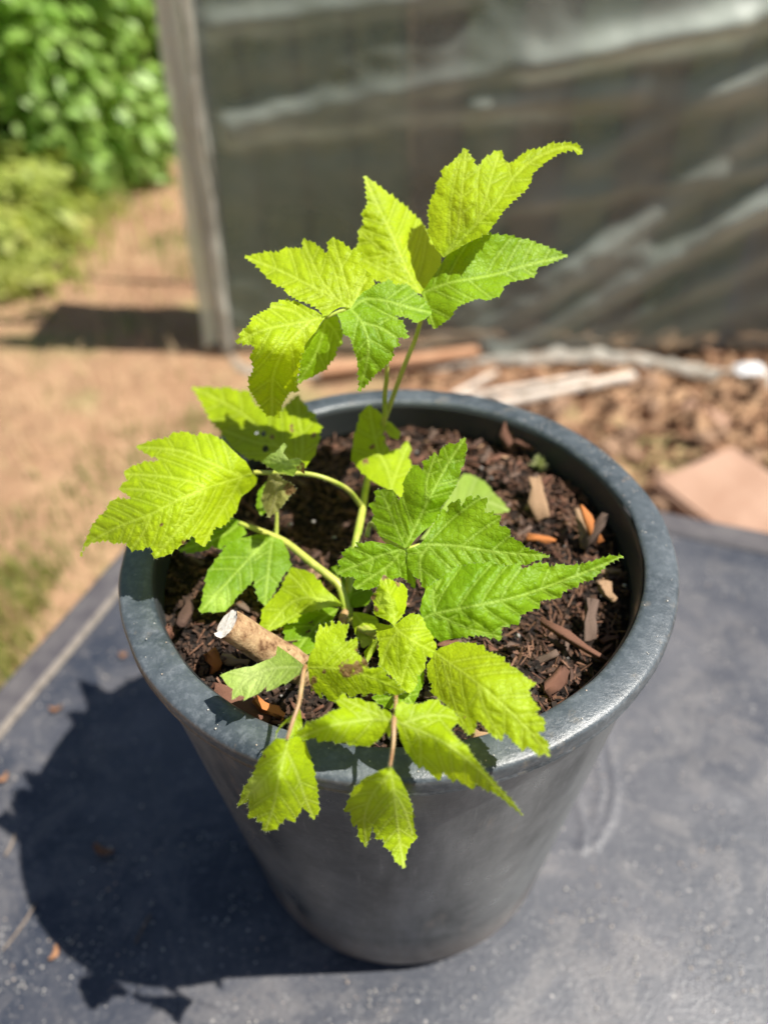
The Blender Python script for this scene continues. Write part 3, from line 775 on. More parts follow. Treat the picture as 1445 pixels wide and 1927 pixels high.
c1 = mix(t, mud, c1, (.20,.16,.12))
t.links.new(c1, b.inputs['Base Color'])
t.links.new(ramp(t, noise_n(t, 25, 5, .6, co), [(.3, fl(.24)), (.7, fl(.46))]), b.inputs['Roughness'])
scm = N(t, 'ShaderNodeMapping'); scm.inputs['Scale'].default_value = (1, 1, .035); scm.inputs['Rotation'].default_value = (.25, .1, 0); t.links.new(co, scm.inputs[0])
scr = ramp(t, noise_n(t, 260, 3, .7, scm.outputs[0]), [(.62, fl(0)), (.70, fl(1))])
c1 = mix(t, math_n(t, 'MULTIPLY', scr, .30), c1, (.20,.21,.21)); t.links.new(c1, b.inputs['Base Color'])
bump(t, noise_n(t, 500, 3, .6, co), .12, .0008, b)
pot = empty('plant_pot', (0, 0, 0), 'large round dark grey plastic nursery pot with dusty rim', 'pot')
def wallr(z): return .1165+(.1445-.1165)*(z/.305)
wob = lambda k, a: (.0006*noise.noise(Vector((math.cos(a)*2, math.sin(a)*2, k*.15))), .0004*noise.noise(Vector((math.cos(a)*3, math.sin(a)*3, 9))))
prof = [(.02, .002), (.100, .0015), (.1085, .002), (.1135, .005), (.1160, .010)] + [(wallr(z), z) for z in np.linspace(.02, .3050, 16)]
v, f = lathe(prof, 180, wob); mesh_obj('pot_wall', v, f, mp, pot)
inner = [(.1438, .3045), (.1395, .312), (.1325, .321)] 
inn = [(.1328, .3225), (.1322, .3212)]
for k in range(12):
    z = .320-.0017*k; inn += [(.1315+.0009*(k % 2)-.00008*k, z)]
inn += [(wallr(z)-.011+.0, z) for z in np.linspace(.298, .27, 4)]
minr, t, b = mat('pot_inner_plastic', (.034,.038,.040), .38)
v, f = lathe(inn, 180); mesh_obj('pot_inner_wall', v, f, minr, pot)
def rimj(k, a):
    n_ = .0005*noise.noise(Vector((math.cos(a)*6, math.sin(a)*6, k*.3)))
    w_ = .0010*noise.noise(Vector((math.cos(a)*1.5, math.sin(a)*1.5, 4)))
    g = 0
    if k in (2, 3, 4): # scraped nicks
        for (c_, am) in ((-2.62, .0018), (-2.50, .0012), (-2.42, .0014), (-2.2, .0009), (-1.95, .001)):
            g -= am*math.exp(-((a-(c_ % 6.283))/.022)**2)
    return (n_+w_, n_*.6+g*.8)
rim = [(.1328, .3225), (.1336, .3240), (.1355, .3248), (.1400, .3250), (.1450, .3246), (.1478, .3242), (.1494, .3236), (.1503, .3222), (.1505, .3200), (.1501, .3160), (.1499, .3145), (.1504, .3138), (.1500, .3126), (.1482, .3118), (.1462, .3112), (.1452, .3080), (.1445, .3050)]
mr, t, b = mat('dusty_rim_plastic', rough=.36, spec=.6); co = objco(t)
r1 = ramp(t, noise_n(t, 22, 6, .7, co, .5), [(.36, fl(0)), (.66, fl(1))]); r2 = ramp(t, noise_n(t, 260, 4, .7, co), [(.48, fl(0)), (.72, fl(1))])
c1 = mix(t, r1, (.026,.035,.042), (.080,.095,.106)); c1 = mix(t, math_n(t, 'MULTIPLY', r2, .3), c1, (.22,.24,.26))
c1 = mix(t, ramp(t, noise_n(t, 48, 5, .7, co), [(.62, fl(0)), (.72, fl(.5))]), c1, (.20,.165,.12))
t.links.new(c1, b.inputs['Base Color']); bump(t, noise_n(t, 600, 4, .7, co), .3, .001, b)
v, f = lathe(rim, 420, rimj); mesh_obj('pot_rim', v, f, mr, pot)
# little bits of dirt stuck on the rim
V = []; F = []
for k in range(260):
    a = random.choice([random.uniform(0, 6.28), random.gauss(.55, .25)]); r = random.uniform(.134, .149)
    blob((r*math.cos(a), r*math.sin(a), .3246-.0012*(r > .147)), random.uniform(.0002, .00075))
tag(mesh_obj('rim_dirt', V, F, M_grit, pot), kind='stuff')
for (px_, py_, s) in ((555, 1388, .0012), (705, 1638, .0014), (520, 1385, .001)):
    pass

# ---- potting mix
def soil_h(x, y):
    r = math.hypot(x, y)
    h = .3005 + .006*noise.noise(Vector((x*18, y*18, 1))) + .0045*noise.noise(Vector((x*60, y*60, 2))) + .0025*noise.noise(Vector((x*170, y*170, 3)))
    h += -.010*max(0, min(1, (x-.06)/.05))*max(0, min(1, (.04-y)/.06))     # sunken at right front
    h += .004*math.exp(-(((x+.09)/.03)**2+((y+.05)/.04)**2))
    h -= .022*math.exp(-(((x+.02)/.05)**2+((y-.045)/.035)**2))*1.0            # hollow round the stems
    h -= .012*math.exp(-(((x+.075)/.03)**2+((y-.045)/.05)**2))
    return h
n = 150; V = []; idx = {}
for i in range(n):
    for j in range(n):
        x = -.134+.268*i/(n-1); y = -.134+.268*j/(n-1)
        r = math.hypot(x, y)
        if r > .1325: x *= .1325/r; y *= .1325/r
        V.append((x, y, soil_h(x, y)))
ms_, t, b = mat('potting_mix_dark', rough=.9, spec=.25)
co = objco(t)
c1 = ramp(t, noise_n(t, 130, 6, .7, co), [(.35, (.005,.0035,.003)), (.52, (.014,.009,.007)), (.66, (.045,.026,.018)), (.8, (.10,.055,.035))])
t.links.new(c1, b.inputs['Base Color']); bump(t, noise_n(t, 420, 5, .7, co), .9, .003, b)
tag(mesh_obj('potting_mix', V, grid_faces(n, n), ms_), 'dark brown potting mix filling the grey pot below its rim', 'soil', kind='stuff')
M_frag = simple('compost_fragments', [(.008,.006,.005), (.022,.014,.010), (.075,.040,.025), (.022,.016,.012)], .85, 160)
V = []; F = []
def sliver(p, l, wd, th, q):
    i = len(V)
    for (a, c, e_) in ((-1,-1,-1),(1,-.7,-1),(1,.8,-1),(-1,1,-1),(-1,-.8,1),(1,-1,1),(1,.6,1),(-1,1,1)):
        V.append(Vector(p)+q@Vector((a*l*.5*random.uniform(.8, 1), c*wd*.5, e_*th*.5)))
    for fc in ([0,3,2,1],[4,5,6,7],[0,1,5,4],[1,2,6,5],[2,3,7,6],[3,0,4,7]): F.append([i+k for k in fc])
def rq(tilt=.5):
    return Quaternion((0, 0, 1), random.uniform(0, 6.28)) @ Quaternion((0, 1, 0), random.gauss(0, tilt)) @ Quaternion((1, 0, 0), random.uniform(-1, 1))
for k in range(7000):
    a = random.uniform(0, 6.28); r = .131*math.sqrt(random.random()); x, y = r*math.cos(a), r*math.sin(a)
    l = random.uniform(.0012, .0045); wd = l*random.uniform(.25, .9)
    sliver((x, y, soil_h(x, y)+random.uniform(-.0005, .0022)), l, wd, wd*.6, rq())
tag(mesh_obj('compost_crumbs', V, F, M_frag, smooth=False), 'fine dark crumbs and fibres covering the potting mix', 'compost', kind='stuff')
V = []; F = []
M_fib = simple('mulch_fibres', [(.022,.011,.008), (.08,.036,.022), (.19,.10,.06), (.035,.018,.012)], .75, 140)
for k in range(2000):
    a = random.uniform(-1.2, 2.6) if random.random() < .7 else random.uniform(0, 6.28); r = .129*math.sqrt(random.random()); x, y = r*math.cos(a), r*math.sin(a)
    l = random.uniform(.004, .014); sliver((x, y, soil_h(x, y)+random.uniform(.0002, .003)), l, random.uniform(.0005, .0013), .0006, rq(.45))
tag(mesh_obj('mulch_fibres', V, F, M_fib, smooth=False), 'thin reddish brown bark fibres tangled over the potting mix', 'mulch', kind='stuff')
# bark chips as things
def chipmat(name, cols):
    m, t, b = mat(name, cols[0], .75, .3); co = objco(t)
    mpn = N(t, 'ShaderNodeMapping'); mpn.inputs['Scale'].default_value = (.12, 1, 1); t.links.new(co, mpn.inputs[0])
    t.links.new(ramp(t, noise_n(t, 900, 4, .65, mpn.outputs[0]), [(.3, cols[0]), (.5, cols[1]), (.7, cols[2])]), b.inputs['Base Color'])
    bump(t, noise_n(t, 1200, 3, .6, mpn.outputs[0]), .5, .0006, b)
    return m
CM = [chipmat('bark_chip_reddish', [(.05,.020,.013), (.13,.058,.036), (.26,.13,.08)]),
      chipmat('bark_chip_grey_brown', [(.045,.028,.022), (.11,.07,.052), (.24,.17,.13)]),
      chipmat('bark_chip_dark', [(.03,.017,.012), (.075,.042,.03), (.14,.08,.055)]),
      chipmat('bark_chip_tan', [(.18,.10,.055), (.29,.18,.10), (.42,.29,.18)])]
M_orange = chipmat('bark_chip_orange', [(.20,.055,.015), (.42,.14,.035), (.55,.24,.08)])
def chip_mesh(m, k, kx=1, ky=.28, kz=.16):
    bm = bmesh.new(); bmesh.ops.create_cube(bm, size=1)
    bmesh.ops.subdivide_edges(bm, edges=bm.edges[:], cuts=2, use_grid_fill=True)
    for v in bm.verts:
        a = v.co.x*2; tp_ = 1-.35*abs(a)**3
        v.co = Vector((v.co.x*kx, (v.co.y*ky*tp_+.06*a*a*math.sin(k)), v.co.z*kz*tp_+.05*a*a*math.cos(k*2)))
        v.co += Vector((noise.noise(v.co*5+Vector((k,0,0)))*.12, noise.noise(v.co*9+Vector((0,k,0)))*.6*ky, noise.noise(v.co*9+Vector((0,0,k)))*.5*kz))
    bm.faces.ensure_lookup_table()
    for fc in bm.faces: fc.smooth = True
    me = bpy.data.meshes.new('bark_chip'); bm.to_mesh(me); bm.free(); me.materials.append(m); return me
cms = [(chip_mesh(CM[w_], k+w_*7, 1, random.uniform(.14, .34), random.uniform(.10, .2))) for w_ in (0, 0, 1, 0, 2, 1, 2, 3) for k in range(3)]
placed = 0
while placed < 285:
    a = random.uniform(0, 6.28); r = .124*math.sqrt(random.random()); x, y = r*math.cos(a), r*math.sin(a)
    far = y > .02 and x > 0
    if not far and random.random() > .42: continue
    l = random.uniform(.005, .015)
    o = bpy.data.objects.new('bark_chip', random.choice(cms)); COL.objects.link(o)
    o.location = (x, y, soil_h(x, y)+.0015+random.uniform(0, .002)); o.scale = (l, l, l)
    o.rotation_mode = 'QUATERNION'; o.rotation_quaternion = rq(.35)
    kc = {'bark_chip_reddish': 'reddish', 'bark_chip_grey_brown': 'grey brown', 'bark_chip_dark': 'dark', 'bark_chip_tan': 'tan'}[o.data.materials[0].name]
    sz = 'small' if l < .0085 else 'longer'
    pl = 'close to the far pot wall' if y > .06 else 'at the right inside the pot' if x > .05 else 'at the left inside the pot' if x < -.05 else 'close to the near pot rim' if y < -.06 else 'around the stems in the middle'
    tag(o, '%s %s bark chip loose on the potting mix %s' % (sz, kc, pl), 'bark chip', 'bark chips lying loose on the potting mix'); placed += 1
def chip_between(a, za, b_, zb, wd, th, m, label, seedk=1):
    A = atz(*a, za); B_ = atz(*b_, zb); d = B_-A; L = d.length
    me = chip_mesh(m, seedk, 1, wd/L, th/L)
    o = bpy.data.objects.new('bark_chip', me); COL.objects.link(o); o.location = (A+B_)/2; o.scale = (L, L, L)
    o.rotation_mode = 'QUATERNION'; o.rotation_quaternion = d.to_track_quat('X', 'Z')
    return tag(o, label, 'bark chip')
chip_between((1003, 895), .318, (1015, 975), .303, .0075, .003, CM[3], 'broad upright tan bark chip below the tiny moss tuft', 1)
chip_between((1089, 957), .316, (1096, 1030), .302, .0045, .002, CM[3], 'pale narrow chip standing beside the orange splinter', 3)
chip_between((1093, 955), .322, (1128, 1025), .306, .004, .0025, M_orange, 'bright orange splinter standing near the right wall of the pot', 2)
chip_between((1142, 965), .322, (1098, 1030), .304, .005, .003, CM[1], 'grey brown stick leaning behind the orange splinter', 5)
chip_between((995, 1010), .305, (1045, 1018), .305, .004, .002, M_orange, 'small orange brown chip lying flat left of the splinters', 4)
chip_between((1012, 1165), .308, (1150, 1248), .301, .0038, .003, CM[0], 'long reddish brown stick lying across the right of the pot', 6)
chip_between((1112, 1130), .306, (1105, 1205), .300, .0055, .003, CM[1], 'broad brown chip standing at the right inside the pot', 7)
chip_between((1130, 1090), .308, (1150, 1130), .304, .006, .003, CM[3], 'pale orange chip by the right wall of the pot', 8)
chip_between((955, 795), .320, (965, 850), .305, .010, .003, CM[0], 'wide reddish bark chip leaning on the far pot wall', 9)
chip_between((970, 832), .312, (1030, 850), .308, .006, .004, CM[0], 'reddish chip beside the widest chip at the far wall', 10)
chip_between((398, 1225), .318, (412, 1262), .306, .006, .003, M_orange, 'orange chip left of the cut stick in the mix', 11)
chip_between((400, 1298), .313, (505, 1350), .306, .010, .005, CM[0], 'large brown bark piece lying against the near left rim', 12)
chip_between((478, 1318), .314, (534, 1352), .307, .0045, .0025, M_orange, 'orange edged chip at the end of the large bark piece', 13)
chip_between((315, 1180), .316, (325, 1200), .308, .005, .003, CM[0], 'small red brown chip touching the left pot wall', 14)
chip_between((345, 1175), .318, (358, 1125), .308, .006, .004, CM[2], 'dark upright chip near the left wall of the pot', 15)
chip_between((1060, 1260), .306, (1030, 1310), .302, .006, .004, CM[0], 'reddish chip at the near right inside the pot', 16)
chip_between((885, 1388), .318, (918, 1378), .318, .004, .002, CM[3], 'tan splinter peeping over the near rim under a leaf', 17)
chip_between((800, 1305), .306, (840, 1312), .306, .006, .003, CM[1], 'pale brown chip in the gap between two front leaves', 18)
chip_between((405, 1120), .309, (420, 1145), .309, .004, .002, CM[1], 'little brown chip behind the white cut end', 20)
# perlite like pale crumbs
V = []; F = []
for (px_, py_) in ((783, 850), (975, 1195), (925, 900), (905, 880), (590, 980), (630, 1010), (545, 985), (1175, 1100)):
    p = atz(px_, py_, .306); blob((p.x, p.y, p.z-.001), .0022)
for k in range(60):
    a = random.uniform(0, 6.28); r = .125*math.sqrt(random.random()); x, y = r*math.cos(a), r*math.sin(a)
    blob((x, y, soil_h(x, y)+.001), random.uniform(.0006, .0014))
tag(mesh_obj('perlite', V, F, simple('perlite_grey', [(.16,.145,.135), (.26,.24,.22)], .8)), 'small pale grey perlite grains dotted through the potting mix', 'perlite', kind='stuff')
# cut stick
mb, t, b = mat('stick_bark', rough=.85, spec=.2); co = objco(t)
c1 = ramp(t, noise_n(t, 170, 6, .7, co), [(.36, (.12,.06,.03)), (.45, (.26,.155,.08)), (.62, (.42,.285,.155)), (.78, (.54,.40,.25))])
t.links.new(c1, b.inputs['Base Color']); bump(t, noise_n(t, 500, 5, .7, co), .7, .0012, b)
A = atz(428, 1174, .340); B_ = atz(590, 1275, .296); d = (B_-A).normalized()
stk = empty('cut_stick', B_, 'thick tan stick with a white cut end poking from the soil', 'stick')
pts = [A+(B_-A)*k/6+Vector((0, 0, .0006*math.sin(k*2))) for k in range(7)]
tv, tf = tube_data(pts, [.0074, .0076, .0078, .0078, .0080, .0080, .0080], 26, 5, cap=False, wob=.06)
mesh_obj('bark', tv, tf, mb, stk, origin=B_)
mc, t, b = mat('cut_wood_white', (.68,.63,.54), .9)
t.links.new(ramp(t, noise_n(t, 700, 4, .6, objco(t)), [(.3, (.50,.43,.34)), (.5, (.68,.63,.55)), (.7, (.78,.75,.70))]), b.inputs['Base Color'])
a_ = d.cross(Vector((0,0,1))).normalized(); c_ = d.cross(a_); V = [A-d*.0004]; F = []
for ring, rr in ((1, .4), (2, .75), (3, 1.0)):
    for k in range(26):
        an = 2*math.pi*k/26; V.append(A+(a_*math.cos(an)+c_*math.sin(an))*.0074*rr - d*(.0009*noise.noise(Vector((k*.9, ring, 0)))+(.0012 if ring == 3 and k in (3,4,5,19) else 0)))
for k in range(26):
    k2 = (k+1) % 26; F.append([0, 1+k, 1+k2])
    for rg in (0, 1): F.append([1+rg*26+k, 1+(rg+1)*26+k, 1+(rg+1)*26+k2, 1+rg*26+k2])
mesh_obj('cut_face', V, F, mc, stk, origin=B_)
tv, tf = tube_data([atz(536, 1222, .3175), atz(541, 1219, .320), atz(544, 1221, .321)], [.0018, .0016, .001], 8, 4)
mesh_obj('bud', tv, tf, mb, stk, origin=B_)
# tiny moss tuft
mo = atz(1012, 880, .305); V = []; F = []
for k in range(90):
    a = random.uniform(0, 6.28); l = random.uniform(.003, .008); e_ = random.uniform(.2, 1.3); w_ = .0007
    dx, dy, dz = math.cos(a)*math.cos(e_)*l, math.sin(a)*math.cos(e_)*l, math.sin(e_)*l*1.4; i = len(V)
    V += [(-w_*math.sin(a), w_*math.cos(a), 0), (w_*math.sin(a), -w_*math.cos(a), 0), (dx+w_, dy, dz), (dx-w_, dy, dz+.0006)]
    F += [[i, i+1, i+2, i+3]]
o = mesh_obj('moss_tuft', V, F, simple('moss_yellow_green', [(.30,.34,.12), (.50,.52,.28)], .7, 200, (.4,.45,.15))); o.location = (mo.x, mo.y, .3035)
tag(o, 'tiny pale green moss tuft above the upright tan chip', 'moss')

# ================================================================== THE PLANT
base = atz(655, 1172, .300)
plant = empty('young_plant', base, 'young bramble like plant with bright yellow green toothed leaves growing in the pot', 'plant')
def stalk(name, spec, rad, m=M_stem, label=None, parent=None):
    pts = [(atz(x, y, v) if k == 'z' else aty(x, y, v)) for (x, y, k, v) in spec]
    tv, tf = tube_data(pts, rad, 12, 8, wob=.05)
    # fine hairs
    o = mesh_obj(name, tv, tf, m, parent or plant, origin=pts[0])
    if label: o['label'] = label
    return o
s_main = stalk('stem', [(655,1172,'z',.298), (658,1100,'z',.312), (668,1030,'z',.326), (682,960,'z',.328), (692,900,'z',.332), (708,840,'z',.335), (725,785,'Y',.052)], [.0026,.0024,.0023,.0021,.0019,.0017,.0015])
s_left = stalk('stem', [(655,1172,'z',.299), (652,1148,'z',.310), (640,1105,'z',.318), (620,1085,'z',.321), (590,1062,'z',.324), (540,1022,'z',.327), (500,1003,'z',.329), (450,984,'z',.331)], [.0030,.0026,.0022,.0022,.0021,.0019,.0017,.0012])
s_right = stalk('stem', [(655,1165,'z',.304), (680,1175,'z',.312), (712,1200,'z',.322), (745,1200,'z',.336)], [.0024,.0020,.0018,.0014], label='short green stem running right')
st_T1 = stalk('leaf_stalk', [(725,785,'Y',.052), (740,745,'Y',.052), (760,690,'Y',.050), (779,645,'Y',.053), (792,600,'Y',.053), (796,560,'Y',.052)], [.0017,.0014,.0013,.0012,.0012,.0010])
st_T2 = stalk('leaf_stalk', [(725,785,'Y',.051), (724,745,'Y',.047), (728,700,'Y',.042), (722,650,'Y',.042), (700,605,'Y',.040), (660,582,'Y',.036), (612,598,'Y',.031)], [.0016,.0013,.0012,.0012,.0011,.0011,.0008])
st_D = stalk('leaf_stalk', [(678,950,'z',.330), (655,922,'z',.350), (620,903,'z',.362), (580,892,'z',.366), (530,890,'z',.366), (478,889,'z',.365)], [.0016,.0014,.0013,.0013,.0012,.0012])
st_n = stalk('leaf_stalk', [(520,1008,'z',.328), (521,980,'z',.335), (522,955,'z',.342), (530,930,'z',.350)], [.0013,.0010,.0009,.0008])
st_F = stalk('leaf_stalk', [(690,1010,'z',0.3340), (700,985,'z',0.3390), (730,1020,'z',0.3550), (765,1032,'z',0.3610), (790,1026,'z',0.3620)], [.0013,.0012,.0012,.0012,.001])
st_K = stalk('leaf_stalk', [(655,1165,'z',.304), (690,1190,'z',.320), (720,1185,'z',.338), (742,1176,'z',.349)], [.0016,.0013,.0012,.0010])
st_H = stalk('leaf_stalk', [(640,1180,'z',0.3080), (612,1215,'z',0.3200), (590,1240,'z',0.3390), (574,1256,'z',0.3540), (568,1290,'z',0.3560), (562,1325,'z',0.3560), (550,1360,'z',0.3540), (540,1392,'z',0.3510)], [.0010,.0010,.0010,.0010,.0009,.0008,.0008,.0006], M_stemr, 'tan wilting leaf stalk bent over the left of the pot')
st_I = stalk('leaf_stalk', [(700,1200,'z',0.3020), (728,1250,'z',0.3120), (743,1295,'z',0.3300), (744,1335,'z',0.3500), (741,1358,'z',0.3560), (740,1400,'z',0.3540), (734,1442,'z',0.3500)], [.0010,.0010,.0010,.0009,.0011,.0007,.0006], M_stemr, 'reddish tan leaf stalk hanging over the near rim')
st_e = stalk('leaf_stalk', [(652,1148,'z',.310), (645,1165,'z',.312), (650,1188,'z',.306)], [.0018,.0022,.0012], M_stemr, 'brown stub at the stem joint')

Lf = leaflet
# --- top right leaf (T1)
Lf('B', [(425,975),(300,940),(150,890),(60,840),(10,720),(50,665),(45,590),(80,560),(70,480),(100,440),(98,380),(80,260),(135,295),(200,345),(270,400),(330,445),(400,515),(440,560),(490,620),(540,730),(545,790),(510,860),(460,935)], 11,
   [[(425,975),(340,830),(250,620),(150,420),(80,260)], [(340,830),(200,720),(60,600)], [(410,950),(250,860),(80,770)]],
   [(425,975,'Y',.051),(250,620,'Y',.080),(80,260,'Y',.108),(500,700,'Y',.088),(60,700,'Y',.076),(380,500,'Y',.100)], 'bright', st_T1, fold=.25, tooth=(11, 5), label='upright yellow green leaflet of the top leaf')
Lf('B', [(560,755),(510,700),(465,610),(475,540),(465,490),(485,400),(520,340),(515,300),(555,270),(555,220),(610,180),(640,150),(690,95),(725,140),(765,215),(800,160),(880,110),(915,115),(925,180),(980,180),(1020,140),(1080,105),(1150,95),(1200,65),(1300,60),(1370,70),(1400,105),(1385,130),(1340,100),(1270,115),(1190,165),(1130,215),(1095,245),(1090,290),(1050,350),(1000,390),(930,460),(880,530),(830,600),(760,640),(650,700)], 27,
   [[(560,755),(700,610),(870,430),(980,270),(1120,150),(1300,85),(1385,115)], [(570,740),(640,620),(660,450),(690,120)], [(750,560),(810,400),(850,250),(890,130)]],
   [(560,755,'Y',.053),(793,514,'Y',.058),(690,95,'Y',.104),(880,110,'Y',.104),(1200,70,'Y',.100),(1385,120,'Y',.088),(930,460,'Y',.058),(470,560,'Y',.076)], 'bright', st_T1, fold=-.15, tooth=(10, 4.5), label='tallest leaflet with a long hooked tip')
Lf('B', [(425,965),(480,890),(560,770),(650,660),(700,600),(770,560),(850,615),(950,620),(1080,650),(1160,680),(1240,710),(1310,745),(1200,790),(1130,810),(1110,865),(1050,885),(960,900),(920,930),(900,985),(830,1010),(770,1000),(640,1050),(600,1120),(505,1185),(460,1130),(450,1080)], 11,
   [[(430,970),(600,905),(850,860),(1100,790),(1310,745)], [(440,980),(470,1080),(505,1180)]],
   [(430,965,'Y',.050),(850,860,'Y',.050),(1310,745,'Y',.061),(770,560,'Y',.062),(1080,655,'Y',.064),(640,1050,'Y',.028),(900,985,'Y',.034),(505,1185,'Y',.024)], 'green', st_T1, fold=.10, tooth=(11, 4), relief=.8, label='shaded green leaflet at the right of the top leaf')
# --- top left leaf (T2)
Lf('A', [(800,545),(720,535),(640,590),(600,580),(560,530),(440,485),(370,450),(350,405),(290,385),(220,325),(180,270),(120,225),(75,195),(160,170),(240,160),(310,165),(350,130),(440,135),(465,150),(470,75),(540,95),(600,140),(640,190),(640,115),(670,60),(730,90),(800,150),(850,165),(870,280),(920,300),(960,380),(880,460)], 12,
   [[(800,545),(640,450),(500,380),(320,290),(75,195)], [(700,485),(580,330),(470,85)], [(800,545),(760,380),(670,70)], [(805,540),(850,420),(900,340)]],
   [(800,545,'Y',.034),(75,195,'Y',.072),(470,75,'Y',.078),(670,60,'Y',.066),(350,440,'Y',.040),(900,340,'Y',.046)], 'bright', st_T2, fold=.12, tooth=(10, 5), label='broad lobed leaflet pointing up and left')
Lf('A', [(790,545),(840,470),(880,430),(960,385),(1060,350),(1100,388),(1180,380),(1230,430),(1290,480),(1350,575),(1290,620),(1235,640),(1190,605),(1085,590),(1150,640),(1185,745),(1110,740),(1125,800),(1085,805),(1080,870),(1060,900),(1010,950),(960,990),(900,1060),(850,1105),(850,1000),(840,900),(820,830),(790,740),(750,720),(730,650),(700,580)], 24,
   [[(790,545),(870,640),(915,780),(900,930),(850,1105)], [(800,545),(900,480),(1060,500),(1200,540),(1350,575)], [(880,640),(1000,680),(1100,740)]],
   [(790,545,'Y',0.032),(850,1105,'Y',0.008),(1350,575,'Y',0.030),(1060,360,'Y',0.040),(1180,745,'Y',0.014),(720,620,'Y',0.022)], 'green', st_T2, fold=.18, tooth=(9, 4.5), label='two lobed leaflet hanging down in front')
Lf('A', [(625,600),(560,560),(440,500),(350,485),(250,510),(250,540),(130,600),(110,650),(60,690),(20,780),(90,785),(150,800),(110,870),(140,950),(100,1030),(110,1100),(160,1180),(220,1260),(300,1290),(330,1200),(380,1110),(430,1110),(440,950),(480,800),(560,700)], 9,
   [[(625,600),(500,630),(380,650),(200,690),(20,780)], [(520,625),(360,800),(270,1000),(260,1260)], [(500,630),(400,560),(260,530)]],
   [(625,600,'Y',0.030),(20,780,'Y',0.014),(350,485,'Y',0.040),(100,1000,'Y',0.012),(290,1290,'Y',0.018),(430,1100,'Y',0.024),(300,850,'Y',0.006)], 'bright', st_T2, fold=.05, relief=1.3, tooth=(9, 5), label='crinkled leaflet arching down to the left')
Lf('A', [(620,605),(560,690),(480,790),(450,900),(440,1050),(520,1010),(560,990),(620,960),(660,900),(690,870),(700,800),(735,790),(740,700),(700,590),(640,600)], 4,
   [[(620,605),(610,700),(550,870),(440,1050)], [(625,620),(690,700),(725,780)]],
   [(620,605,'Y',0.033),(440,1050,'Y',0.018),(735,790,'Y',0.042),(660,900,'Y',0.034)], 'green', st_T2, fold=.2, relief=1.3, tooth=(10, 4), label='small crinkled leaflet between the two large ones')
# --- leaf behind left with shade (C)
Lf('C', [(720,560),(700,520),(640,520),(590,540),(540,555),(460,515),(380,500),(290,440),(220,340),(160,270),(120,200),(80,120),(40,65),(150,58),(180,75),(260,60),(340,90),(390,85),(430,180),(520,220),(600,205),(620,170),(690,110),(735,170),(760,212),(795,220),(810,290),(835,300),(825,390),(800,480),(740,560)], 12,
   [[(720,560),(560,420),(380,250),(220,150),(40,65)], [(710,545),(720,400),(700,260),(690,120)], [(560,420),(430,400),(240,330)]],
   [(720,560,'z',.366),(40,65,'z',.348),(560,420,'z',.353),(690,110,'z',.362),(835,330,'z',.358),(290,440,'z',.345)], 'bright', st_D, fold=.1, tooth=(11, 5), holes=((480,350,5),(492,440,6),(440,345,3)), dry=((790,360,5),(530,370,5),(655,300,4),(655,330,4)), label='leaflet behind with small insect holes, mostly in shade')
Lf('C', [(735,600),(690,570),(660,612),(620,592),(560,582),(510,550),(470,520),(520,480),(560,462),(605,405),(620,415),(600,470),(640,512),(690,500),(735,535)], 7,
   [[(735,600),(700,540),(620,540),(520,500)]],
   [(735,600,'z',.374),(605,405,'z',.384),(470,520,'z',.372),(690,500,'z',.384),(620,590,'z',.372)], 'pale', st_D, fold=.4, relief=1.4, tooth=(14, 2.5), dry=((735,575,14),(700,600,6)), tone=((620,480,22),), label='pale curled leaf tip beside the stalk')
Lf('C', [(510,590),(560,590),(610,640),(650,650),(682,700),(640,735),(600,790),(560,830),(510,865),(490,820),(465,760),(480,700),(500,650)], 8,
   [[(510,590),(560,700),(510,865)], [(550,690),(620,680),(680,700)]],
   [(510,590,'z',.364),(682,700,'z',.368),(510,865,'z',.352),(465,760,'z',.350)], 'dry', st_n, fold=.5, relief=1.8, tooth=(8, 2.5), dry=((660,700,12),(640,690,10)), label='small withered brown and yellow leaflet')
Lf('C', [(500,640),(450,700),(435,800),(460,850),(490,835),(520,780),(530,700)], 3, [[(500,640),(470,740),(460,850)]],
   [(500,640,'z',.346),(435,800,'z',.338),(460,850,'z',.338),(530,700,'z',.344)], 'green', st_n, tooth=(10, 3), label='green leaflet half hidden behind the withered one')
# --- big left leaf (D)
Lf('D', [(1345,375),(1320,330),(1290,280),(1220,220),(1130,130),(1060,90),(1000,70),(930,60),(920,90),(830,55),(720,60),(700,100),(600,112),(520,135),(440,170),(520,220),(640,272),(580,288),(500,280),(480,302),(410,318),(345,375),(380,430),(330,460),(320,510),(390,548),(410,580),(290,570),(230,610),(220,650),(150,720),(100,780),(60,880),(35,945),(5,1020),(45,940),(100,910),(230,892),(260,920),(370,912),(400,972),(480,968),(560,935),(580,1035),(640,1020),(700,1000),(790,930),(880,850),(900,882),(960,945),(1000,900),(1060,770),(1090,800),(1150,750),(1225,660),(1255,560),(1310,520),(1370,460),(1385,410)], 33,
   [[(1345,375),(1180,430),(990,490),(770,580),(560,690),(330,780),(130,880),(40,950)], [(1240,400),(1100,330),(960,270),(780,200),(445,170)], [(990,490),(870,440),(650,400),(350,380)], [(760,585),(600,520),(450,500),(320,500)],
    [(990,490),(930,650),(780,800),(580,1030)], [(1260,405),(1150,600),(1060,740),(960,940)], [(560,690),(500,830),(400,965)]],
   [(1345,375,'z',.367),(990,490,'z',.378),(560,690,'z',.374),(5,1020,'z',.342),(440,170,'z',.376),(930,60,'z',.386),(330,450,'z',.372),(580,1035,'z',.358),(960,940,'z',.357),(1385,410,'z',.361),(1255,560,'z',.356)], 'bright', st_D, fold=.08, relief=1.15, tooth=(11, 4.5), lat=19,
   dry=((640,775,3.5),(810,910,5)), label='largest leaflet, bright and spreading over the left rim')
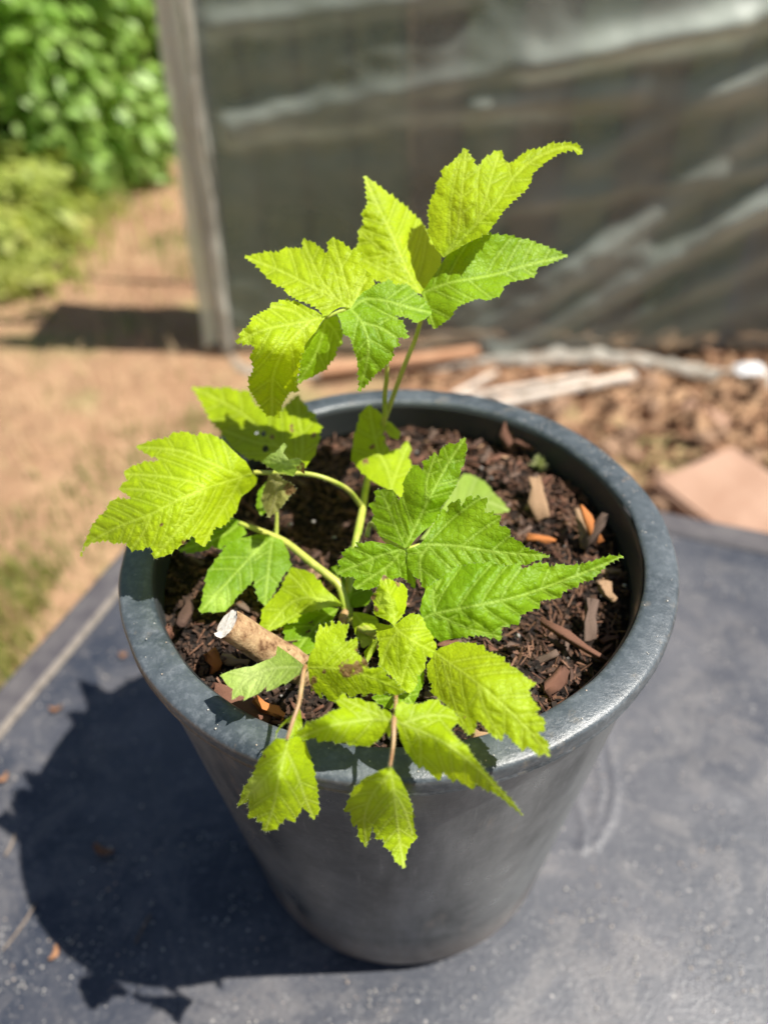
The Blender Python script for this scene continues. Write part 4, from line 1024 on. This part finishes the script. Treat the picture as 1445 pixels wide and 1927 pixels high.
# --- left low leaves (E)
Lf('E', [(340,80),(380,160),(310,200),(190,262),(150,240),(100,270),(0,292),(-80,272),(60,150),(200,80),(290,55)], 7,
   [[(340,80),(200,180),(-60,270)]], [(340,80,'z',.331),(-80,270,'z',.324),(190,262,'z',.324),(200,80,'z',.330)], 'green', s_left, fold=.15, tooth=(13, 4), label='leaflet mostly hidden beneath the largest one')
Lf('E', [(560,185),(520,165),(440,165),(330,190),(240,240),(160,350),(110,430),(85,560),(60,690),(130,690),(210,690),(280,640),(300,600),(360,540),(420,480),(432,440),(430,500),(455,590),(500,650),(560,565),(620,450),(675,385),(660,280),(620,200)], 8,
   [[(560,185),(450,270),(300,430),(60,690)], [(550,200),(530,350),(500,650)]],
   [(560,185,'z',.331),(60,690,'z',.316),(240,240,'z',.330),(500,650,'z',.315),(675,385,'z',.320),(430,440,'z',.321)], 'green', s_left, fold=.12, tooth=(15, 4), tone=((190,610,22),(440,270,12)), relief=.6, label='forked leaflet with a yellow edge near the left wall')
Lf('E', [(1040,655),(980,590),(900,520),(820,430),(750,405),(680,388),(640,470),(600,550),(520,630),(480,700),(470,790),(520,830),(600,795),(650,765),(700,765),(760,705),(900,665)], 11,
   [[(1040,655),(800,595),(650,650),(510,820)], [(800,595),(730,500),(640,420)]],
   [(1040,655,'z',.320),(800,590,'z',.322),(510,820,'z',.312),(680,388,'z',.318),(760,705,'z',.314)], 'bright', s_left, fold=.12, tooth=(15, 4), relief=.6, tone=((900,640,16),), label='yellow green leaflet above the cut stick')
Lf('E', [(1000,670),(960,760),(900,850),(860,910),(820,970),(700,985),(640,900),(630,790),(760,705),(900,650)], 5,
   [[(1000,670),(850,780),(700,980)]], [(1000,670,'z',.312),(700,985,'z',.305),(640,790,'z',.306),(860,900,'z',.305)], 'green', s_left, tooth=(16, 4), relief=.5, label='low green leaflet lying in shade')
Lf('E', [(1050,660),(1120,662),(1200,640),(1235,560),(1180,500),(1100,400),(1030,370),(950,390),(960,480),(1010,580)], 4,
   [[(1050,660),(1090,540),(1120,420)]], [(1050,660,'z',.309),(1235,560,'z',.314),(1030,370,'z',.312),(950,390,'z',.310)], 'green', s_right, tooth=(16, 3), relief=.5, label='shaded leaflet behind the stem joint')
Lf('E', [(1100,690),(1180,700),(1265,740),(1300,850),(1250,900),(1165,935),(1120,850),(1095,760)], 5,
   [[(1100,690),(1180,790),(1260,880)]], [(1100,690,'z',.317),(1265,740,'z',.320),(1165,935,'z',.312),(1300,850,'z',.316)], 'bright', s_right, fold=.3, tooth=(16, 3), relief=.5, tone=((1180,900,14),), label='narrow yellow leaflet below the stem joint')
Lf('E', [(1180,1070),(1175,960),(1230,900),(1275,860),(1255,940),(1215,1010)], 3, [[(1180,1070),(1220,960),(1270,870)]],
   [(1180,1070,'z',.322),(1175,960,'z',.324),(1275,860,'z',.328),(1230,960,'z',.318)], 'droop', s_right, fold=.6, tooth=(20, 1), label='small folded brownish leaflet')
# --- behind centre (N1) and pale leaf (F4)
Lf('C', [(1275,705),(1200,670),(1150,640),(1080,580),(1020,500),(1030,430),(1050,330),(1080,220),(1130,170),(1200,220),(1250,275),(1320,335),(1315,380),(1270,372),(1225,322),(1215,355),(1240,425),(1262,455),(1330,440),(1362,392),(1388,430),(1372,500),(1400,560),(1400,690),(1340,760)], 8,
   [[(1275,705),(1240,560),(1180,430),(1130,170)], [(1265,690),(1310,560),(1370,420)]],
   [(1275,705,'z',.346),(1130,170,'z',.368),(1020,500,'z',.348),(1390,450,'z',.346),(1400,690,'z',.342)], 'bright', s_main, fold=.15, tooth=(16, 3), relief=.6, dry=((1110,520,6),(1150,430,5),(1235,400,5)), label='torn and insect eaten leaflet beside the main stem')
Lf('F', [(560,640),(620,560),(700,440),(750,350),(800,270),(830,235),(880,245),(960,285),(1000,340),(1060,400),(1110,465),(1040,482),(950,480),(880,510),(760,580),(650,640)], 10,
   [[(560,640),(760,470),(930,400),(1110,465)]], [(560,640,'z',.316),(1110,465,'z',.310),(830,235,'z',.312),(880,510,'z',.310)], 'pale', s_main, tooth=(12, 3), relief=.5, label='pale leaflet lying low on the bark chips')
# --- centre leaf in focus (F)
Lf('F', [(465,695),(400,660),(310,620),(290,560),(262,520),(278,495),(245,420),(285,412),(283,340),(340,330),(400,345),(430,405),(460,350),(455,290),(480,240),(520,180),(555,192),(580,230),(580,152),(612,150),(650,100),(670,130),(690,80),(745,45),(770,60),(835,10),(850,80),(835,140),(830,180),(808,205),(800,260),(770,330),(720,400),(680,450),(690,480),(620,560),(550,620),(500,680)], 24,
   [[(465,695),(540,540),(620,380),(720,190),(835,15)], [(465,695),(400,540),(320,345)], [(600,420),(600,280),(655,110)]],
   [(465,695,'z',0.3630),(620,380,'z',0.3830),(835,10,'z',0.3990),(260,420,'z',0.3630),(690,480,'z',0.3710),(560,230,'z',0.3830)], 'green', st_F, fold=.14, tooth=(9, 3.2), lat=21, label='upright fresh green leaflet with a pointed tip')
Lf('F', [(478,700),(560,670),(620,590),(660,520),(700,450),(732,482),(730,430),(805,390),(810,445),(850,378),(880,370),(882,402),(920,365),(932,392),(977,390),(950,482),(1018,465),(1002,492),(1060,495),(1040,560),(1088,560),(1118,590),(1110,622),(1140,640),(1190,665),(1205,690),(1270,712),(1360,745),(1270,770),(1220,797),(1180,790),(1100,820),(1050,880),(950,920),(830,950),(720,970),(640,960),(575,935),(560,880),(520,870),(480,812),(480,760)], 27,
   [[(478,700),(560,675),(770,680),(1000,715),(1200,735),(1360,745)], [(620,675),(560,760),(565,900)]],
   [(478,700,'z',.364),(770,680,'z',.366),(1360,745,'z',.367),(700,450,'z',.372),(800,390,'z',.379),(977,390,'z',.381),(1100,560,'z',.374),(640,960,'z',.354),(1000,900,'z',.355),(480,810,'z',.355)], 'green', st_F, fold=-.05, tooth=(9, 3.2), lat=21, label='large green leaflet folded along its midrib')
Lf('F', [(450,705),(380,670),(260,650),(215,665),(160,660),(182,690),(120,692),(75,730),(92,747),(50,782),(72,802),(45,852),(90,872),(150,870),(167,892),(145,920),(160,947),(240,950),(330,922),(380,890),(440,870),(480,892),(522,945),(532,900),(505,830),(480,770),(480,710)], 11,
   [[(450,705),(320,740),(200,790),(50,850)], [(450,705),(370,800),(250,880),(160,945)], [(460,710),(490,800),(520,930)]],
   [(450,705,'z',0.3630),(50,800,'z',0.3550),(160,660,'z',0.3650),(160,947,'z',0.3490),(522,945,'z',0.3470)], 'green', st_F, fold=.05, tooth=(10, 3.2), lat=22, label='light green leaflet pointing left')
# --- textured right leaf (G) and others
Lf('G', [(300,395),(287,340),(300,280),(320,225),(370,190),(430,155),(480,112),(560,90),(640,85),(720,95),(780,105),(835,78),(842,120),(920,90),(985,85),(988,115),(1040,92),(1120,100),(1180,90),(1260,65),(1330,45),(1395,50),(1320,82),(1250,150),(1210,182),(1150,188),(1150,212),(1060,238),(1060,262),(1020,280),(938,288),(940,320),(832,368),(830,410),(735,432),(730,500),(640,482),(590,475),(480,495),(400,515),(340,470)], 20,
   [[(300,395),(370,360),(580,320),(850,260),(1150,150),(1395,50)], [(370,360),(520,430),(730,490)], [(370,360),(360,260),(400,180)]],
   [(300,395,'z',0.3560),(580,320,'z',0.3660),(850,260,'z',0.3670),(1395,50,'z',0.3720),(480,110,'z',0.3680),(985,85,'z',0.3740),(400,515,'z',0.3500),(730,500,'z',0.3540),(940,320,'z',0.3600)], 'green', st_K, fold=.12, relief=1.5, tooth=(10, 4.5), lat=30, label='long crinkled leaflet with a drawn out tip at the right')
Lf('G', [(330,545),(380,562),(400,545),(480,515),(560,520),(640,540),(642,562),(752,600),(740,622),(820,665),(852,700),(920,742),(875,775),(902,832),(942,882),(900,892),(962,932),(967,1000),(920,1005),(985,1060),(992,1140),(962,1118),(940,1135),(872,1080),(850,1108),(800,1060),(747,1000),(735,1052),(690,1030),(600,930),(590,992),(555,1022),(500,960),(470,890),(400,830),(352,790),(355,740),(328,700),(325,640),(350,605)], 20,
   [[(330,545),(450,630),(600,740),(760,880),(900,1020),(992,1140)], [(400,590),(440,720),(480,870),(555,1015)], [(600,740),(640,880),(735,1045)]],
   [(330,545,'z',0.3460),(600,740,'z',0.3580),(992,1140,'z',0.3500),(560,520,'z',0.3540),(920,742,'z',0.3600),(555,1020,'z',0.3460),(735,1050,'z',0.3480),(352,790,'z',0.3420)], 'bright', st_K, fold=.07, relief=.9, tooth=(9, 3.5), lat=20, dry=((533,925,2.0),), label='broad bright leaflet hanging over the near right rim')
Lf('K', [(850,590),(780,530),(650,480),(620,430),(630,340),(590,260),(640,200),(690,120),(700,60),(740,10),(790,50),(860,90),(950,110),(990,160),(1000,230),(990,330),(970,430),(920,510)], 9,
   [[(850,590),(850,420),(780,200),(740,20)], [(850,500),(720,380),(630,260)]],
   [(850,590,'z',0.3550),(740,10,'z',0.3640),(590,260,'z',0.3560),(1000,230,'z',0.3520),(850,300,'z',0.3630)], 'bright', st_K, fold=.25, relief=2.2, tooth=(9, 2.5), lat=15, dry=((740,20,9),(605,270,7),(625,200,5),(640,400,5),(900,110,5)), tone=((740,300,10),), label='small puckered leaflet with browned edges')
Lf('K', [(845,590),(700,560),(640,560),(660,620),(652,700),(682,760),(678,870),(690,950),(688,1050),(760,1100),(860,1190),(855,1240),(920,1290),(1010,1345),(1062,1330),(1112,1250),(1115,1150),(1200,1080),(1212,920),(1262,950),(1322,900),(1330,800),(1290,740),(1310,650),(1220,580),(1150,462),(1030,450),(950,500)], 13,
   [[(845,590),(940,680),(1060,760),(1200,840),(1320,890)], [(1070,800),(1000,1000),(920,1270)], [(900,640),(790,800),(700,1030)]],
   [(845,590,'z',0.3540),(1060,760,'z',0.3560),(1320,890,'z',0.3460),(1150,462,'z',0.3580),(690,1050,'z',0.3460),(1010,1345,'z',0.3420),(640,560,'z',0.3500)], 'bright', st_K, fold=.12, relief=1.0, tooth=(11, 3.2), lat=20, label='rumpled yellow green leaflet in the middle')
Lf('K', [(900,1330),(800,1320),(700,1330),(600,1400),(650,1450),(800,1530),(880,1510),(950,1450),(1060,1480),(1110,1400),(1180,1250),(1190,1100),(1110,1150)], 3,
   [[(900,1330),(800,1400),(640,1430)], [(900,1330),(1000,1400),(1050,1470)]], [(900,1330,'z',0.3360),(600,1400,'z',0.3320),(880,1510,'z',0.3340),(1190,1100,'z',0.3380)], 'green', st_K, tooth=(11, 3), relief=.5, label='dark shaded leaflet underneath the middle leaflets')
# --- H: wilting front left leaf
Lf('H', [(605,330),(560,290),(500,245),(420,190),(412,250),(382,270),(340,285),(260,322),(200,330),(120,350),(50,380),(72,410),(100,450),(132,470),(125,540),(180,510),(210,520),(200,545),(250,520),(300,500),(350,452),(350,485),(400,470),(460,432),(470,442),(540,390),(590,362)], 10,
   [[(605,330),(400,335),(230,400),(125,535)]], [(605,330,'z',.355),(420,190,'z',.346),(50,380,'z',.345),(125,540,'z',.344),(350,485,'z',.348)], 'pale', st_H, fold=.08, tooth=(50, 1), relief=1.0, lat=17, tone=((250,380,40),), label='cut off leaflet with a straight torn edge and tip missing')
Lf('H', [(615,330),(620,280),(630,245),(660,200),(665,130),(700,50),(720,92),(735,40),(755,92),(775,25),(800,60),(825,30),(832,55),(885,50),(850,172),(937,138),(940,182),(930,230),(962,262),(1000,290),(1010,340),(1090,330),(1132,367),(1120,382),(1180,420),(1245,490),(1190,510),(1130,490),(1090,510),(1020,492),(980,520),(960,490),(900,522),(862,490),(840,545),(800,550),(755,545),(705,482),(708,530),(650,470),(640,490),(625,400)], 24,
   [[(615,330),(800,340),(960,370),(1245,490)]],
   [(615,330,'z',0.3530),(800,340,'z',0.3550),(1245,490,'z',0.3490),(775,25,'z',0.3650),(937,140,'z',0.3630),(705,530,'z',0.3370),(1020,492,'z',0.3430)], 'bright', st_H, fold=.12, tooth=(9, 3), relief=1.0, lat=14, dry=((870,345,15),(935,335,13),(990,290,10),(945,215,7),(655,410,7),(640,455,7),(725,360,4)), label='upright leaflet with a brown scorched patch at its centre')
Lf('I', [(505,110),(480,170),(430,205),(380,255),(350,300),(345,345),(360,310),(390,262),(430,232),(475,242),(450,320),(430,390),(470,330),(545,265),(530,150)], 5,
   [[(505,110),(485,230),(440,370)]], [(505,110,'z',0.3560),(345,345,'z',0.3450),(545,265,'z',0.3510),(430,390,'z',0.3500)], 'droop', st_H, fold=.5, tooth=(50, .5), relief=.6, label='narrow folded leaflet curling back beside the stalk')
Lf('I', [(440,350),(350,348),(280,420),(220,520),(180,620),(110,720),(70,850),(150,800),(155,870),(150,940),(210,912),(215,965),(250,960),(262,1030),(340,1020),(420,932),(480,965),(520,900),(542,850),(600,905),(622,945),(668,880),(650,700),(620,560),(590,450),(565,360),(500,335)], 13,
   [[(440,350),(410,480),(370,640),(330,850),(270,1020)], [(430,450),(500,600),(560,780),(620,930)], [(410,480),(260,650),(90,830)]],
   [(440,350,'z',0.3510),(370,640,'z',0.3430),(262,1030,'z',0.3110),(70,850,'z',0.3110),(668,880,'z',0.3080),(590,450,'z',0.3380),(600,650,'z',0.3280),(200,580,'z',0.3310)], 'droop', st_H, fold=.18, tooth=(14, 4), relief=.8, lat=24, tone=((200,700,18),), dry=((265,480,3),(290,420,2)), label='drooping olive green leaflet hanging over the left front rim')
# --- front centre leaf
Lf('I', [(1212,215),(1190,160),(1145,130),(1120,140),(1080,85),(1010,82),(960,55),(880,58),(840,20),(790,85),(832,130),(760,150),(700,190),(640,220),(570,235),(560,270),(510,290),(470,340),(440,400),(520,352),(570,362),(650,335),(650,372),(770,368),(782,388),(870,375),(882,402),(970,400),(1022,407),(1060,390),(1100,360),(1165,290),(1182,342),(1205,260)], 18,
   [[(1212,215),(1000,215),(750,260),(560,330),(440,400)], [(1180,215),(1020,140),(850,60)]],
   [(1212,215,'z',0.3550),(750,255,'z',0.3610),(440,400,'z',0.3450),(840,20,'z',0.3550),(1020,405,'z',0.3450),(650,370,'z',0.3450)], 'droop', st_I, fold=.15, tooth=(10, 3), relief=1.0, lat=17, label='left side leaflet of the front leaf arching over the rim')
Lf('I', [(1182,555),(1100,590),(1010,632),(920,720),(872,830),(855,892),(900,880),(900,960),(925,1002),(945,968),(960,1080),(1010,1150),(1038,1080),(1052,1010),(1062,1000),(1092,1092),(1132,1080),(1150,1150),(1200,1172),(1210,1212),(1240,1262),(1292,1302),(1302,1200),(1340,1120),(1385,1082),(1360,1000),(1357,880),(1310,740),(1262,640),(1205,570)], 21,
   [[(1182,555),(1210,700),(1230,900),(1260,1120),(1292,1300)], [(1190,600),(1060,760),(1000,930),(1010,1130)], [(1215,750),(1290,870),(1350,1050)]],
   [(1182,555,'z',0.3490),(1210,750,'z',0.3380),(1292,1302,'z',0.2950),(872,870,'z',0.3150),(1010,1150,'z',0.3010),(1385,1082,'z',0.2930),(1310,740,'z',0.3290)], 'droop', st_I, fold=.22, tooth=(12, 4), relief=.8, lat=20, label='drooping leaflet hanging down outside the near rim')
Lf('J', [(95,285),(100,200),(112,150),(160,125),(210,150),(320,145),(370,115),(450,112),(462,152),(520,172),(572,220),(607,260),(582,312),(540,357),(590,420),(680,490),(692,532),(780,640),(880,752),(950,830),(1030,915),(1120,1040),(1040,972),(970,912),(860,838),(850,852),(740,780),(730,827),(650,790),(590,745),(567,775),(480,690),(460,757),(400,720),(320,640),(295,667),(240,600),(180,520),(140,430),(115,330)], 21,
   [[(95,285),(250,345),(500,465),(750,660),(930,840),(1120,1040)], [(160,310),(330,245),(500,242),(590,270)], [(250,345),(300,450),(300,640)]],
   [(95,285,'z',0.3550),(500,465,'z',0.3570),(750,660,'z',0.3510),(1120,1040,'z',0.3280),(450,112,'z',0.3530),(600,260,'z',0.3510),(295,667,'z',0.3330),(560,770,'z',0.3350),(730,827,'z',0.3360)], 'droop', st_I, fold=.10, tooth=(11, 3), relief=.8, lat=22, label='right side leaflet of the front leaf with a long drooping tip')
# short downy hairs on stalks and on the hanging leaflets
V = []; F = []
def hair(p, d, l, r=.00005):
    i = len(V); s = d.cross(Vector((.3, .2, .9))).normalized()*r
    V.extend([p-s, p+s, p+d*l]); F.append([i, i+1, i+2])
for o in [c for c in plant.children] + ALL_LEAVES:
    wl = worldloc(o); me = o.data; big = o in ALL_LEAVES
    ecount = {}
    if big:
        for e in me.edge_keys: ecount[e] = 0
        for p in me.polygons:
            for e in p.edge_keys: ecount[e] += 1
        bv = {v for e, c in ecount.items() if c == 1 for v in e}
        for vi in bv:
            v = me.vertices[vi]; c = v.co
            for _ in range(2):
                d = (v.normal*random.uniform(-.5, .9)+Vector((random.gauss(0, 1), random.gauss(0, 1), random.gauss(0, 1)))*.6).normalized()
                hair(wl+c, d, random.uniform(.0005, .0013))
    else:
        for v in me.vertices:
            if random.random() < .8: hair(wl+v.co, (v.normal+Vector((random.gauss(0, .3), random.gauss(0, .3), random.gauss(0, .3)))).normalized(), random.uniform(.0004, .0009))
mh = simple('pale_leaf_hair', [(.55,.62,.35)], .5, trans=(.6,.7,.35))
hh = mesh_obj('leaf_hairs', V, F, mh, plant, origin=base, smooth=False); hh['kind'] = 'stuff'
print('leaf verts', sum(len(o.data.vertices) for o in ALL_LEAVES))
